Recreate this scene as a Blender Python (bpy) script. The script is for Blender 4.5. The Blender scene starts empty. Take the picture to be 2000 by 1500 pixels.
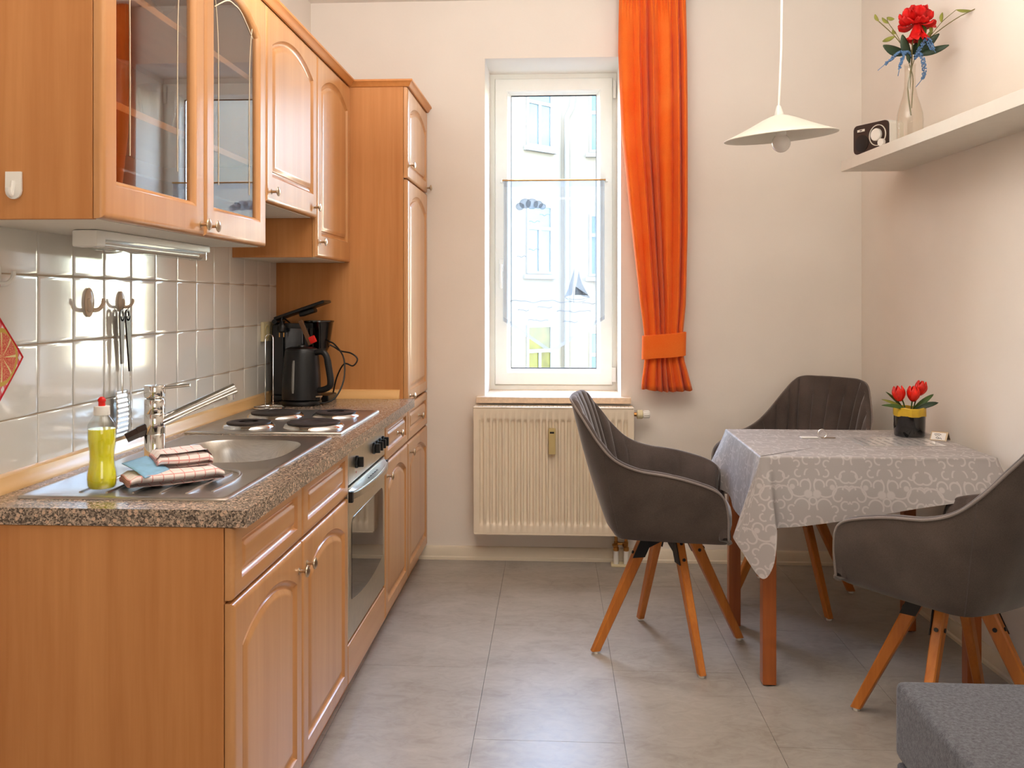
import bpy, bmesh, math, random
from mathutils import Vector, Matrix
random.seed(11)
S = bpy.context.scene
COL = S.collection
PI = math.pi

# ------------------------------------------------------------------ camera, world, lights, exposure
cam_d = bpy.data.cameras.new('camera')
cam = bpy.data.objects.new('camera', cam_d)
COL.objects.link(cam)
cam_d.sensor_width = 36.0
cam_d.lens = 1780.0 / 2000.0 * 36.0
cam_d.shift_y = -165.0 / 2000.0
cam_d.clip_start = 0.05
cam.location = (0, 0, 1.32)
cam.rotation_euler = (PI / 2, 0, math.atan(100 / 1780.0))
S.camera = cam
S.view_settings.view_transform = 'Standard'
S.view_settings.look = 'None'
S.view_settings.gamma = 1.0
S.view_settings.use_curve_mapping = False
S.view_settings.exposure = 0.82
S.cycles.max_bounces = 10
S.cycles.diffuse_bounces = 5
S.cycles.glossy_bounces = 5
S.cycles.transparent_max_bounces = 16
S.cycles.caustics_reflective = False
S.cycles.caustics_refractive = False
S.cycles.sample_clamp_indirect = 6.0
S.cycles.blur_glossy = 0.5

world = bpy.data.worlds.new('sky')
S.world = world
world.use_nodes = True
wn = world.node_tree
bg = wn.nodes['Background']
sky = wn.nodes.new('ShaderNodeTexSky')
sky.sky_type = 'NISHITA'
sky.sun_disc = False
sky.sun_elevation = math.radians(60)
sky.dust_density = 0.6
sky.sun_rotation = math.radians(-20)
wn.links.new(sky.outputs[0], bg.inputs[0])
bg.inputs[1].default_value = 2.6


def light(name, kind, loc, aim, energy, color=(1, 1, 1), size=None, size_y=None):
    d = bpy.data.lights.new(name, kind)
    d.energy = energy
    d.color = color
    o = bpy.data.objects.new(name, d)
    COL.objects.link(o)
    o.location = loc
    v = Vector(aim) - Vector(loc)
    o.rotation_euler = v.to_track_quat('-Z', 'Y').to_euler()
    if kind == 'AREA':
        d.shape = 'RECTANGLE'
        d.size = size
        d.size_y = size_y
    return o


# added area fill behind the camera, standing in for the room's own light
light('rear_fill', 'AREA', (1.0, -1.95, 1.35), (-0.6, 3.0, 1.1), 13, (1.0, 0.95, 0.89), 1.5, 1.5)
# added unseen fill, aimed up so the ceiling bounce lifts the ambient light
light('ceiling_bounce_fill', 'AREA', (0.0, 2.0, 2.2), (0.0, 2.1, 3.0), 50, (1.0, 0.975, 0.95), 1.5, 1.5)
portal = light('window_portal', 'AREA', (-0.055, 5.02, 1.69), (-0.055, 0, 1.69), 1, (1, 1, 1), 0.50, 1.52)
portal.data.cycles.is_portal = True


# ------------------------------------------------------------------ material helpers
def lin(c):
    def f(v):
        v /= 255.0
        return v / 12.92 if v <= 0.04045 else ((v + 0.055) / 1.055) ** 2.4
    return tuple(f(v) for v in c) + (1.0,)


class NT:
    def __init__(s, name):
        s.m = bpy.data.materials.new(name)
        s.m.use_nodes = True
        s.t = s.m.node_tree
        s.b = s.t.nodes['Principled BSDF']
        s.out = s.t.nodes['Material Output']

    def n(s, typ, **kw):
        o = s.t.nodes.new(typ)
        for k, v in kw.items():
            setattr(o, k, v)
        return o

    def l(s, a, b):
        s.t.links.new(a, b)

    def set(s, sock, v):
        if hasattr(v, 'is_output'):
            s.l(v, sock)
        else:
            sock.default_value = v

    def math(s, op, a, b=None, c=None, clamp=False):
        o = s.n('ShaderNodeMath', operation=op, use_clamp=clamp)
        s.set(o.inputs[0], a)
        if b is not None:
            s.set(o.inputs[1], b)
        if c is not None:
            s.set(o.inputs[2], c)
        return o.outputs[0]

    def coord(s, which='Object', scale=(1, 1, 1), rot=(0, 0, 0), loc=(0, 0, 0)):
        tc = s.n('ShaderNodeTexCoord')
        mp = s.n('ShaderNodeMapping')
        s.l(tc.outputs[which], mp.inputs[0])
        mp.inputs['Scale'].default_value = scale
        mp.inputs['Rotation'].default_value = rot
        mp.inputs['Location'].default_value = loc
        return mp.outputs[0]

    def noise(s, vec, scale=5, detail=3, rough=0.5, dist=0.0):
        o = s.n('ShaderNodeTexNoise')
        s.l(vec, o.inputs['Vector'])
        o.inputs['Scale'].default_value = scale
        o.inputs['Detail'].default_value = detail
        o.inputs['Roughness'].default_value = rough
        o.inputs['Distortion'].default_value = dist
        return o.outputs['Fac']

    def ramp(s, fac, stops):
        o = s.n('ShaderNodeValToRGB')
        s.l(fac, o.inputs[0])
        e = o.color_ramp.elements
        while len(e) < len(stops):
            e.new(0.5)
        for i, (p, c) in enumerate(stops):
            e[i].position = p
            e[i].color = c
        return o.outputs[0]

    def mix(s, fac, a, b, mode='MIX'):
        o = s.n('ShaderNodeMix', data_type='RGBA', blend_type=mode)
        s.set(o.inputs[0], fac)
        s.set(o.inputs[6], a)
        s.set(o.inputs[7], b)
        return o.outputs[2]

    def bump(s, h, strength=0.2, dist=0.01):
        o = s.n('ShaderNodeBump')
        o.inputs['Strength'].default_value = strength
        o.inputs['Distance'].default_value = dist
        s.l(h, o.inputs['Height'])
        s.l(o.outputs[0], s.b.inputs['Normal'])

    def base(s, color=None, rough=0.5, metal=0.0, spec=0.5, coat=0.0, sheen=0.0, trans=0.0, ior=1.45, coat_rough=0.1):
        if color is not None:
            s.set(s.b.inputs['Base Color'], color)
        s.set(s.b.inputs['Roughness'], rough)
        s.b.inputs['Metallic'].default_value = metal
        s.b.inputs['Specular IOR Level'].default_value = spec
        s.b.inputs['Coat Weight'].default_value = coat
        s.b.inputs['Coat Roughness'].default_value = coat_rough
        s.b.inputs['Sheen Weight'].default_value = sheen
        s.b.inputs['Transmission Weight'].default_value = trans
        s.b.inputs['IOR'].default_value = ior
        return s


def plain(name, rgb, rough=0.5, metal=0.0, var=0.04, nscale=18, bump=0.0, bscale=200, **kw):
    t = NT(name)
    c = lin(rgb)
    v = t.coord()
    f = t.noise(v, nscale, 3)
    lo = tuple(max(0, x * (1 - var)) for x in c[:3]) + (1,)
    hi = tuple(min(1, x * (1 + var)) for x in c[:3]) + (1,)
    t.base(t.ramp(f, [(0.3, lo), (0.7, hi)]), rough, metal, **kw)
    if bump:
        t.bump(t.noise(v, bscale, 2), bump, 0.002)
    return t.m


def wood(name, a, b, axis='z', rough=0.4, fine=1.0, coat=0.0, spec=0.5, contrast=1.0, coat_rough=0.12):
    t = NT(name)
    st = {'z': (1, 1, 0.045), 'x': (0.045, 1, 1), 'y': (1, 0.045, 1)}[axis]
    v = t.coord(scale=st)
    f1 = t.noise(v, 9 * fine, 4, 0.55, 0.6)
    f2 = t.noise(v, 75 * fine, 3, 0.6, 0.2)
    f = t.math('ADD', t.math('MULTIPLY', f1, 0.72), t.math('MULTIPLY', f2, 0.28))
    mid = tuple((x + y) / 2 for x, y in zip(lin(a), lin(b)))
    w = 0.20 / contrast
    col = t.ramp(f, [(0.5 - w, lin(a)), (0.5, mid), (0.5 + w, lin(b))])
    t.base(col, rough, spec=spec, coat=coat, coat_rough=coat_rough)
    t.bump(f2, 0.05, 0.001)
    return t.m


def glass_mat(name, tint=(1, 1, 1, 1), f0=0.04, extra=0.0, rough=0.0):
    t = NT(name)
    t.t.nodes.remove(t.b)
    tr = t.n('ShaderNodeBsdfTransparent')
    tr.inputs[0].default_value = tint
    gl = t.n('ShaderNodeBsdfGlossy')
    gl.inputs['Roughness'].default_value = rough
    fr = t.n('ShaderNodeFresnel')
    fr.inputs[0].default_value = 1.52
    ge = t.n('ShaderNodeNewGeometry')   # thin pane: same reflectance from either face
    fac = t.math('ADD', t.math('MULTIPLY', fr.outputs[0], t.math('SUBTRACT', 1.0, ge.outputs['Backfacing'])), extra, clamp=True)
    mx = t.n('ShaderNodeMixShader')
    t.l(fac, mx.inputs[0])
    t.l(tr.outputs[0], mx.inputs[1])
    t.l(gl.outputs[0], mx.inputs[2])
    t.l(mx.outputs[0], t.out.inputs[0])
    return t.m


def sheer_mat(name, rgb, opacity):
    t = NT(name)
    t.t.nodes.remove(t.b)
    tr = t.n('ShaderNodeBsdfTransparent')
    di = t.n('ShaderNodeBsdfDiffuse')
    di.inputs[0].default_value = lin(rgb)
    tl = t.n('ShaderNodeBsdfTranslucent')
    tl.inputs[0].default_value = lin(rgb)
    m1 = t.n('ShaderNodeMixShader')
    m1.inputs[0].default_value = 0.35
    t.l(di.outputs[0], m1.inputs[1])
    t.l(tl.outputs[0], m1.inputs[2])
    m2 = t.n('ShaderNodeMixShader')
    v = t.coord(scale=(1, 1, 1))
    weave = t.math('MULTIPLY_ADD', t.noise(v, 900, 1), 0.12, opacity - 0.06)
    t.l(weave, m2.inputs[0])
    t.l(tr.outputs[0], m2.inputs[1])
    t.l(m1.outputs[0], m2.inputs[2])
    t.l(m2.outputs[0], t.out.inputs[0])
    return t.m


def fabric(name, a, b, scale=300, rough=0.9, sheen=0.3, bump=0.15, trans=0.0, big=6.0):
    t = NT(name)
    v = t.coord()
    f1 = t.noise(v, big, 3)
    f2 = t.noise(v, scale, 2)
    f = t.math('ADD', t.math('MULTIPLY', f1, 0.6), t.math('MULTIPLY', f2, 0.4))
    t.base(t.ramp(f, [(0.35, lin(a)), (0.65, lin(b))]), rough, sheen=sheen, spec=0.2)
    t.b.inputs['Sheen Roughness'].default_value = 0.4
    t.bump(f2, bump, 0.002)
    if trans:
        tl = t.n('ShaderNodeBsdfTranslucent')
        tl.inputs[0].default_value = lin(b)
        mx = t.n('ShaderNodeMixShader')
        mx.inputs[0].default_value = trans
        t.l(t.b.outputs[0], mx.inputs[1])
        t.l(tl.outputs[0], mx.inputs[2])
        t.l(mx.outputs[0], t.out.inputs[0])
    return t.m


# ------------------------------------------------------------------ materials
M = {}
M['wall'] = plain('wall_paint', (234, 226, 216), 0.85, var=0.02, nscale=3, bump=0.12, bscale=90, spec=0.2)
M['ceiling'] = plain('ceiling_paint', (232, 226, 218), 0.9, var=0.02, nscale=3, bump=0.08, bscale=60, spec=0.2)
M['trim'] = plain('cream_trim', (226, 214, 192), 0.5, var=0.02)
M['white_plastic'] = plain('white_plastic', (232, 229, 222), 0.35, var=0.02)
M['window_white'] = plain('window_white', (236, 234, 226), 0.35, var=0.015)
M['cream_plastic'] = plain('cream_plastic', (222, 208, 168), 0.4, var=0.03)
M['hook_beige'] = plain('beige_hook', (214, 190, 166), 0.25, var=0.03)
M['beige_plastic'] = plain('beige_plastic', (196, 176, 122), 0.5, var=0.03)
M['carcass'] = wood('beech_carcass', (176, 112, 58), (208, 146, 90), 'z', 0.5, 0.8, spec=0.35)
M['carcass_y'] = wood('beech_carcass_lengthwise', (186, 118, 58), (214, 146, 84), 'y', 0.45, 0.8)
M['front'] = wood('beech_front', (182, 124, 70), (210, 154, 100), 'z', 0.38, 0.8, coat=0.5, contrast=0.9, coat_rough=0.15)
M['front_y'] = wood('beech_front_lengthwise', (186, 128, 74), (210, 154, 100), 'y', 0.38, 0.8, coat=0.5, contrast=0.9, coat_rough=0.15)
M['pale_strip'] = wood('pale_beech_strip', (222, 176, 116), (236, 194, 136), 'y', 0.35, 0.7, coat=0.3, contrast=0.7)
M['pale_strip_x'] = wood('pale_beech_strip_across', (222, 170, 106), (236, 188, 126), 'x', 0.4, 0.7, contrast=0.7)
M['leg_wood'] = wood('oiled_leg_wood', (170, 92, 26), (208, 130, 52), 'z', 0.4, 1.4, coat=0.2)
M['table_wood'] = wood('reddish_table_wood', (140, 70, 26), (180, 100, 44), 'z', 0.4, 1.2, coat=0.2)
M['brown_wood'] = wood('dark_utensil_wood', (86, 56, 34), (122, 84, 54), 'z', 0.6, 1.2)
M['cab_white'] = plain('cabinet_white', (228, 222, 210), 0.5, var=0.02)
M['steel'] = None
M['chrome'] = plain('chrome', (222, 220, 216), 0.06, 1.0, var=0.02)
M['knob_metal'] = plain('brushed_knob_metal', (196, 176, 150), 0.28, 1.0, var=0.04)
M['oven_metal'] = plain('brushed_oven_metal', (206, 198, 180), 0.30, 1.0, var=0.04, nscale=40)
M['black_metal'] = plain('black_metal', (15, 15, 16), 0.42, 0.0, var=0.1)
M['black_plastic'] = plain('black_plastic', (17, 16, 16), 0.33, var=0.1)
M['black_gloss'] = plain('black_gloss_ceramic', (12, 9, 8), 0.10, var=0.1, coat=0.5)
M['brown_plastic'] = plain('brown_plastic', (52, 34, 26), 0.35, var=0.1)
M['iron'] = plain('cast_iron_plate', (58, 50, 46), 0.5, 0.3, var=0.12, nscale=60)
M['dark_panel'] = plain('dark_recess', (30, 24, 20), 0.6)
M['grout'] = plain('beige_grout', (186, 164, 140), 0.8, var=0.06)
M['tile'] = plain('glazed_white_tile', (224, 220, 211), 0.10, var=0.015, nscale=2, coat=0.4, spec=0.6, coat_rough=0.05)
M['radiator'] = plain('radiator_enamel', (233, 219, 196), 0.35, var=0.015)
M['brass'] = plain('brass', (190, 140, 80), 0.3, 1.0, var=0.05)
M['stone_sill'] = plain('beige_stone_sill', (222, 196, 168), 0.45, var=0.10, nscale=70)
M['velvet'] = fabric('taupe_velvet', (66, 57, 52), (90, 79, 72), 420, 0.85, 0.55, 0.06)
M['velvet_in'] = fabric('taupe_velvet_pleats', (66, 57, 53), (90, 79, 74), 420, 0.85, 0.5, 0.06)
M['piping'] = fabric('grey_piping', (112, 102, 96), (138, 128, 122), 500, 0.7, 0.3, 0.05)
M['grey_weave'] = fabric('grey_woven_upholstery', (72, 72, 75), (106, 106, 110), 330, 0.95, 0.2, 0.5, big=120)
M['orange'] = fabric('orange_curtain', (250, 112, 34), (255, 136, 56), 260, 0.85, 0.2, 0.06, trans=0.20)
M['red'] = plain('red_plastic', (214, 24, 12), 0.35)
M['tulip'] = plain('tulip_red', (222, 30, 8), 0.4, var=0.25, nscale=40)
M['peony'] = plain('peony_red', (200, 14, 8), 0.6, var=0.25, nscale=40)
M['leaf'] = plain('leaf_green', (62, 88, 30), 0.5, var=0.3, nscale=30)
M['leaf_dark'] = plain('dark_leaf_green', (44, 62, 42), 0.5, var=0.3, nscale=30)
M['leaf_pale'] = plain('pale_leaf_green', (130, 132, 52), 0.5, var=0.25, nscale=30)
M['blue_flower'] = plain('blue_sprig', (84, 118, 158), 0.7, var=0.2, nscale=60)
M['stem'] = plain('stem_green', (104, 96, 44), 0.6, var=0.2)
M['yellow_glaze'] = plain('yellow_glaze', (208, 170, 44), 0.25, var=0.1, nscale=30)
M['paper'] = plain('white_paper', (226, 222, 218), 0.6, var=0.02)
M['laminate'] = plain('laminated_sheet', (214, 208, 204), 0.12, var=0.02, coat=0.6)
M['ink'] = plain('print_ink', (70, 66, 68), 0.6)
M['blue_paper'] = plain('blue_paper', (132, 176, 206), 0.5, var=0.12, nscale=40)
M['bulb'] = plain('opal_bulb', (238, 232, 226), 0.2, var=0.01, coat=0.4)
M['shade'] = plain('white_enamel_shade', (226, 222, 210), 0.4, var=0.01)
M['clear_plastic'] = glass_mat('clear_plastic', (0.93, 0.94, 0.92, 1), extra=0.03)
M['clear_glass'] = glass_mat('clear_glass', (0.95, 0.95, 0.93, 1), extra=0.05)
M['vase_glass'] = glass_mat('vase_glass', (0.965, 0.955, 0.93, 1), extra=0.012)
M['pane'] = glass_mat('window_pane_glass', (0.97, 0.99, 0.98, 1), extra=0.0)
M['cab_pane'] = glass_mat('cabinet_pane_glass', (0.86, 0.84, 0.82, 1), extra=0.10)
M['oven_glass'] = plain('oven_door_glass', (18, 13, 10), 0.04, var=0.05, coat=0.6, coat_rough=0.02)
M['oven_inner'] = plain('oven_inner_glass', (70, 60, 48), 0.05, var=0.05, coat=0.6, coat_rough=0.02)
M['sheer'] = sheer_mat('sheer_curtain_fabric', (148, 150, 154), 0.29)
M['sheer_hem'] = sheer_mat('sheer_hem_fabric', (156, 160, 166), 0.42)
M['embroidery'] = sheer_mat('embroidery_grey', (140, 147, 154), 0.52)
M['facade'] = plain('cream_render', (142, 132, 116), 0.9, var=0.02, nscale=1)
M['facade_trim'] = plain('facade_trim', (140, 136, 128), 0.8, var=0.02)
M['facade_pane'] = plain('far_pane_sky_reflection', (80, 104, 116), 0.15, var=0.06, nscale=2)  # reflected sky is put into the pane colour
M['facade_pane_low'] = plain('far_pane_tree_reflection', (84, 82, 30), 0.15, var=0.5, nscale=3)  # yellow-green tint paints in a reflection of trees
M['ground'] = plain('courtyard_paving', (110, 108, 102), 0.9, var=0.1, nscale=2)
M['etch'] = plain('etched_line', (226, 206, 176), 0.5)


def mk_steel():
    t = NT('brushed_sink_steel')
    v = t.coord(scale=(1, 60, 1))
    f = t.noise(v, 40, 2)
    t.base(t.ramp(f, [(0.3, lin((186, 180, 172))), (0.7, lin((208, 202, 194)))]), t.math('MULTIPLY_ADD', f, 0.10, 0.26), 1.0)
    return t.m


M['steel'] = mk_steel()


def mk_granite():
    t = NT('granite_laminate')
    v = t.coord()
    vo = t.n('ShaderNodeTexVoronoi')
    vo.inputs['Scale'].default_value = 300
    t.l(v, vo.inputs['Vector'])
    sep = t.n('ShaderNodeSeparateColor')
    t.l(vo.outputs['Color'], sep.inputs[0])
    c1 = t.ramp(sep.outputs[0], [(0.0, lin((62, 52, 44))), (0.22, lin((88, 74, 62))), (0.45, lin((132, 115, 99))),
                                 (0.7, lin((162, 143, 125))), (0.9, lin((194, 168, 146)))])
    vo2 = t.n('ShaderNodeTexVoronoi')
    vo2.inputs['Scale'].default_value = 105
    t.l(v, vo2.inputs['Vector'])
    sep2 = t.n('ShaderNodeSeparateColor')
    t.l(vo2.outputs['Color'], sep2.inputs[0])
    big = t.math('MULTIPLY', t.math('GREATER_THAN', sep2.outputs[1], 0.80), t.math('LESS_THAN', vo2.outputs['Distance'], 0.42))
    c2 = t.mix(big, c1, lin((206, 172, 146)))
    f = t.noise(v, 420, 2)
    dark = t.math('LESS_THAN', f, 0.36)
    c3 = t.mix(dark, c2, lin((44, 36, 32)))
    t.base(c3, 0.26, spec=0.5, coat=0.25)
    t.bump(f, 0.05, 0.001)
    return t.m


M['granite'] = mk_granite()


def mk_floor():
    t = NT('grey_vinyl_tile')
    v = t.coord(scale=(1, 1.6, 1))
    f1 = t.noise(v, 2.4, 5, 0.6, 0.8)
    f2 = t.noise(v, 14, 5, 0.65, 1.5)
    f = t.math('ADD', t.math('MULTIPLY', f1, 0.55), t.math('MULTIPLY', f2, 0.45))
    t.base(t.ramp(f, [(0.34, lin((140, 132, 122))), (0.5, lin((160, 153, 145))), (0.66, lin((173, 167, 159)))]),
           t.math('MULTIPLY_ADD', f2, 0.12, 0.30), spec=0.5)
    t.bump(t.noise(t.coord(), 420, 2), 0.10, 0.001)
    return t.m


M['floor'] = mk_floor()


def mk_scroll(name, ground, line):
    t = NT(name)
    tc = t.n('ShaderNodeTexCoord')
    sx = t.n('ShaderNodeSeparateXYZ')
    t.l(tc.outputs['UV'], sx.inputs[0])
    P_, Q_ = 0.24, 0.148
    row = t.math('FLOOR', t.math('DIVIDE', sx.outputs[1], Q_))
    off = t.math('MULTIPLY', t.math('MODULO', t.math('ABSOLUTE', row), 2.0), 0.5)
    fu = t.math('FRACT', t.math('ADD', t.math('DIVIDE', sx.outputs[0], P_), off))
    px = t.math('MULTIPLY', t.math('ABSOLUTE', t.math('SUBTRACT', fu, 0.5)), P_)
    py = t.math('SUBTRACT', t.math('MULTIPLY', t.math('FRACT', t.math('DIVIDE', sx.outputs[1], Q_)), Q_), Q_ / 2)
    tot = None

    def ring(cx, cy, r, w, cut=None):
        dx = t.math('SUBTRACT', px, cx)
        dy = t.math('SUBTRACT', py, cy)
        d = t.math('SQRT', t.math('ADD', t.math('MULTIPLY', dx, dx), t.math('MULTIPLY', dy, dy)))
        e = t.math('ABSOLUTE', t.math('SUBTRACT', d, r))
        m = t.math('SUBTRACT', 1.0, t.math('DIVIDE', t.math('SUBTRACT', e, w * 0.5), w * 0.5), clamp=True)
        if cut:
            ax, ay, k = cut      # keep where ax*dx + ay*dy > k
            h = t.math('GREATER_THAN', t.math('ADD', t.math('MULTIPLY', dx, ax), t.math('MULTIPLY', dy, ay)), k)
            m = t.math('MULTIPLY', m, h)
        return m
    W = 0.0036
    parts = [ring(0.0429, 0.0191, 0.0370, W, (-0.3, -1, -0.0143)), ring(0.0227, 0.0215, 0.0167, W, (0.2, 1, -0.0048)), ring(0.0620, 0.0239, 0.0155, W, (-0.2, 1, -0.0036)),
             ring(0.0955, -0.0143, 0.0310, W, (0.5, 1, -0.0167)), ring(0.0812, -0.0167, 0.0143, W, (-0.5, -1, -0.0071)), ring(0.0358, -0.0477, 0.0239, W, (-0.4, 1, -0.0048)),
             ring(0.0000, -0.0310, 0.0119, W), ring(0.0692, -0.0573, 0.0108, W, (1, 0.6, -0.0048)), ring(0.0000, 0.0549, 0.0239, W, (0, 1, -0.0024)),
             ring(0.1097, 0.0477, 0.0191, W, (-1, -0.3, -0.0071)), ring(0.0143, -0.0083, 0.0060, 0.010), ring(0.0656, 0.0143, 0.0036, 0.007),
             ring(0.105, -0.045, 0.014, W, (-1, 0.2, -0.006)), ring(0.086, 0.052, 0.010, W, (0.3, -1, -0.003)), ring(0.044, 0.060, 0.012, W, (1, -0.4, -0.004)), ring(0.110, 0.008, 0.011, W, (0.2, 1, -0.004))]
    for p in parts:
        tot = p if tot is None else t.math('MAXIMUM', tot, p)
    weave = t.noise(t.coord('UV', (1, 1, 1)), 700, 2)
    col = t.mix(t.math('MULTIPLY', tot, 0.55), lin(ground), lin(line))
    col = t.mix(t.math('MULTIPLY', weave, 0.15), col, lin((150, 144, 142)))
    t.base(col, t.math('MULTIPLY_ADD', tot, -0.12, 0.52), spec=0.5, coat=0.15, coat_rough=0.3)
    t.bump(weave, 0.05, 0.001)
    tl = t.n('ShaderNodeBsdfTranslucent')
    t.l(col, tl.inputs[0])
    mx = t.n('ShaderNodeMixShader')
    mx.inputs[0].default_value = 0.12
    t.l(t.b.outputs[0], mx.inputs[1])
    t.l(tl.outputs[0], mx.inputs[2])
    t.l(mx.outputs[0], t.out.inputs[0])
    return t.m


M['cloth'] = mk_scroll('scroll_damask_cloth', (170, 163, 160), (214, 208, 205))


def mk_towel():
    t = NT('red_checked_towel')
    tc = t.n('ShaderNodeTexCoord')
    sx = t.n('ShaderNodeSeparateXYZ')
    t.l(tc.outputs['UV'], sx.inputs[0])

    def stripes(o, per, w):
        return t.math('LESS_THAN', t.math('FRACT', t.math('DIVIDE', o, per)), w)
    a = stripes(sx.outputs[0], 0.026, 0.06)
    b = stripes(sx.outputs[1], 0.024, 0.10)
    m = t.math('MAXIMUM', a, b)
    col = t.mix(t.math('MULTIPLY', m, 0.62), lin((236, 222, 216)), lin((214, 92, 84)))
    t.base(col, 0.95, sheen=0.2, spec=0.1)
    t.bump(t.noise(t.coord(), 500, 2), 0.25, 0.001)
    return t.m


M['towel'] = mk_towel()


def mk_mitt():
    t = NT('red_gingham_citrus_print')
    v = t.coord()
    sx = t.n('ShaderNodeSeparateXYZ')
    t.l(v, sx.inputs[0])
    u, w = sx.outputs[1], sx.outputs[2]
    a = t.math('LESS_THAN', t.math('FRACT', t.math('DIVIDE', t.math('ADD', u, w), 0.034)), 0.5)
    b = t.math('LESS_THAN', t.math('FRACT', t.math('DIVIDE', t.math('SUBTRACT', u, w), 0.034)), 0.5)
    g = t.math('MULTIPLY', t.math('ADD', a, b), 0.5)
    ging = t.ramp(g, [(0.0, lin((240, 226, 220))), (0.5, lin((224, 110, 116))), (1.0, lin((196, 24, 40)))])
    # citrus slice
    du = t.math('SUBTRACT', u, 0.018)
    dw = t.math('SUBTRACT', w, 0.005)
    d = t.math('SQRT', t.math('ADD', t.math('MULTIPLY', du, du), t.math('MULTIPLY', dw, dw)))
    ang = t.math('ARCTAN2', dw, du)
    spoke = t.math('LESS_THAN', t.math('ABSOLUTE', t.math('SINE', t.math('MULTIPLY', ang, 4.0))), 0.22)
    speck = t.noise(v, 420, 2)
    flesh = t.ramp(speck, [(0.4, lin((206, 60, 50))), (0.62, lin((226, 150, 110)))])
    flesh = t.mix(spoke, flesh, lin((232, 214, 150)))
    rind = t.math('GREATER_THAN', d, 0.056)
    flesh = t.mix(rind, flesh, lin((206, 168, 70)))
    col = t.mix(t.math('LESS_THAN', d, 0.066), ging, flesh)
    t.base(col, 0.9, sheen=0.2, spec=0.15)
    t.bump(t.noise(v, 300, 2), 0.2, 0.001)
    return t.m


M['mitt'] = mk_mitt()


def mk_liquid():
    t = NT('yellow_dish_soap')
    t.base((0.90, 0.80, 0.02, 1), 0.05, trans=0.08, ior=1.36)
    v = t.coord(scale=(1, 1, 0.2))
    t.l(t.ramp(t.noise(v, 60, 2), [(0.3, (0.95, 0.82, 0.0, 1)), (0.7, (1.0, 0.97, 0.03, 1))]), t.b.inputs['Base Color'])
    t.b.inputs['Coat Weight'].default_value = 0.5
    return t.m


M['soap'] = mk_liquid()


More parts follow.
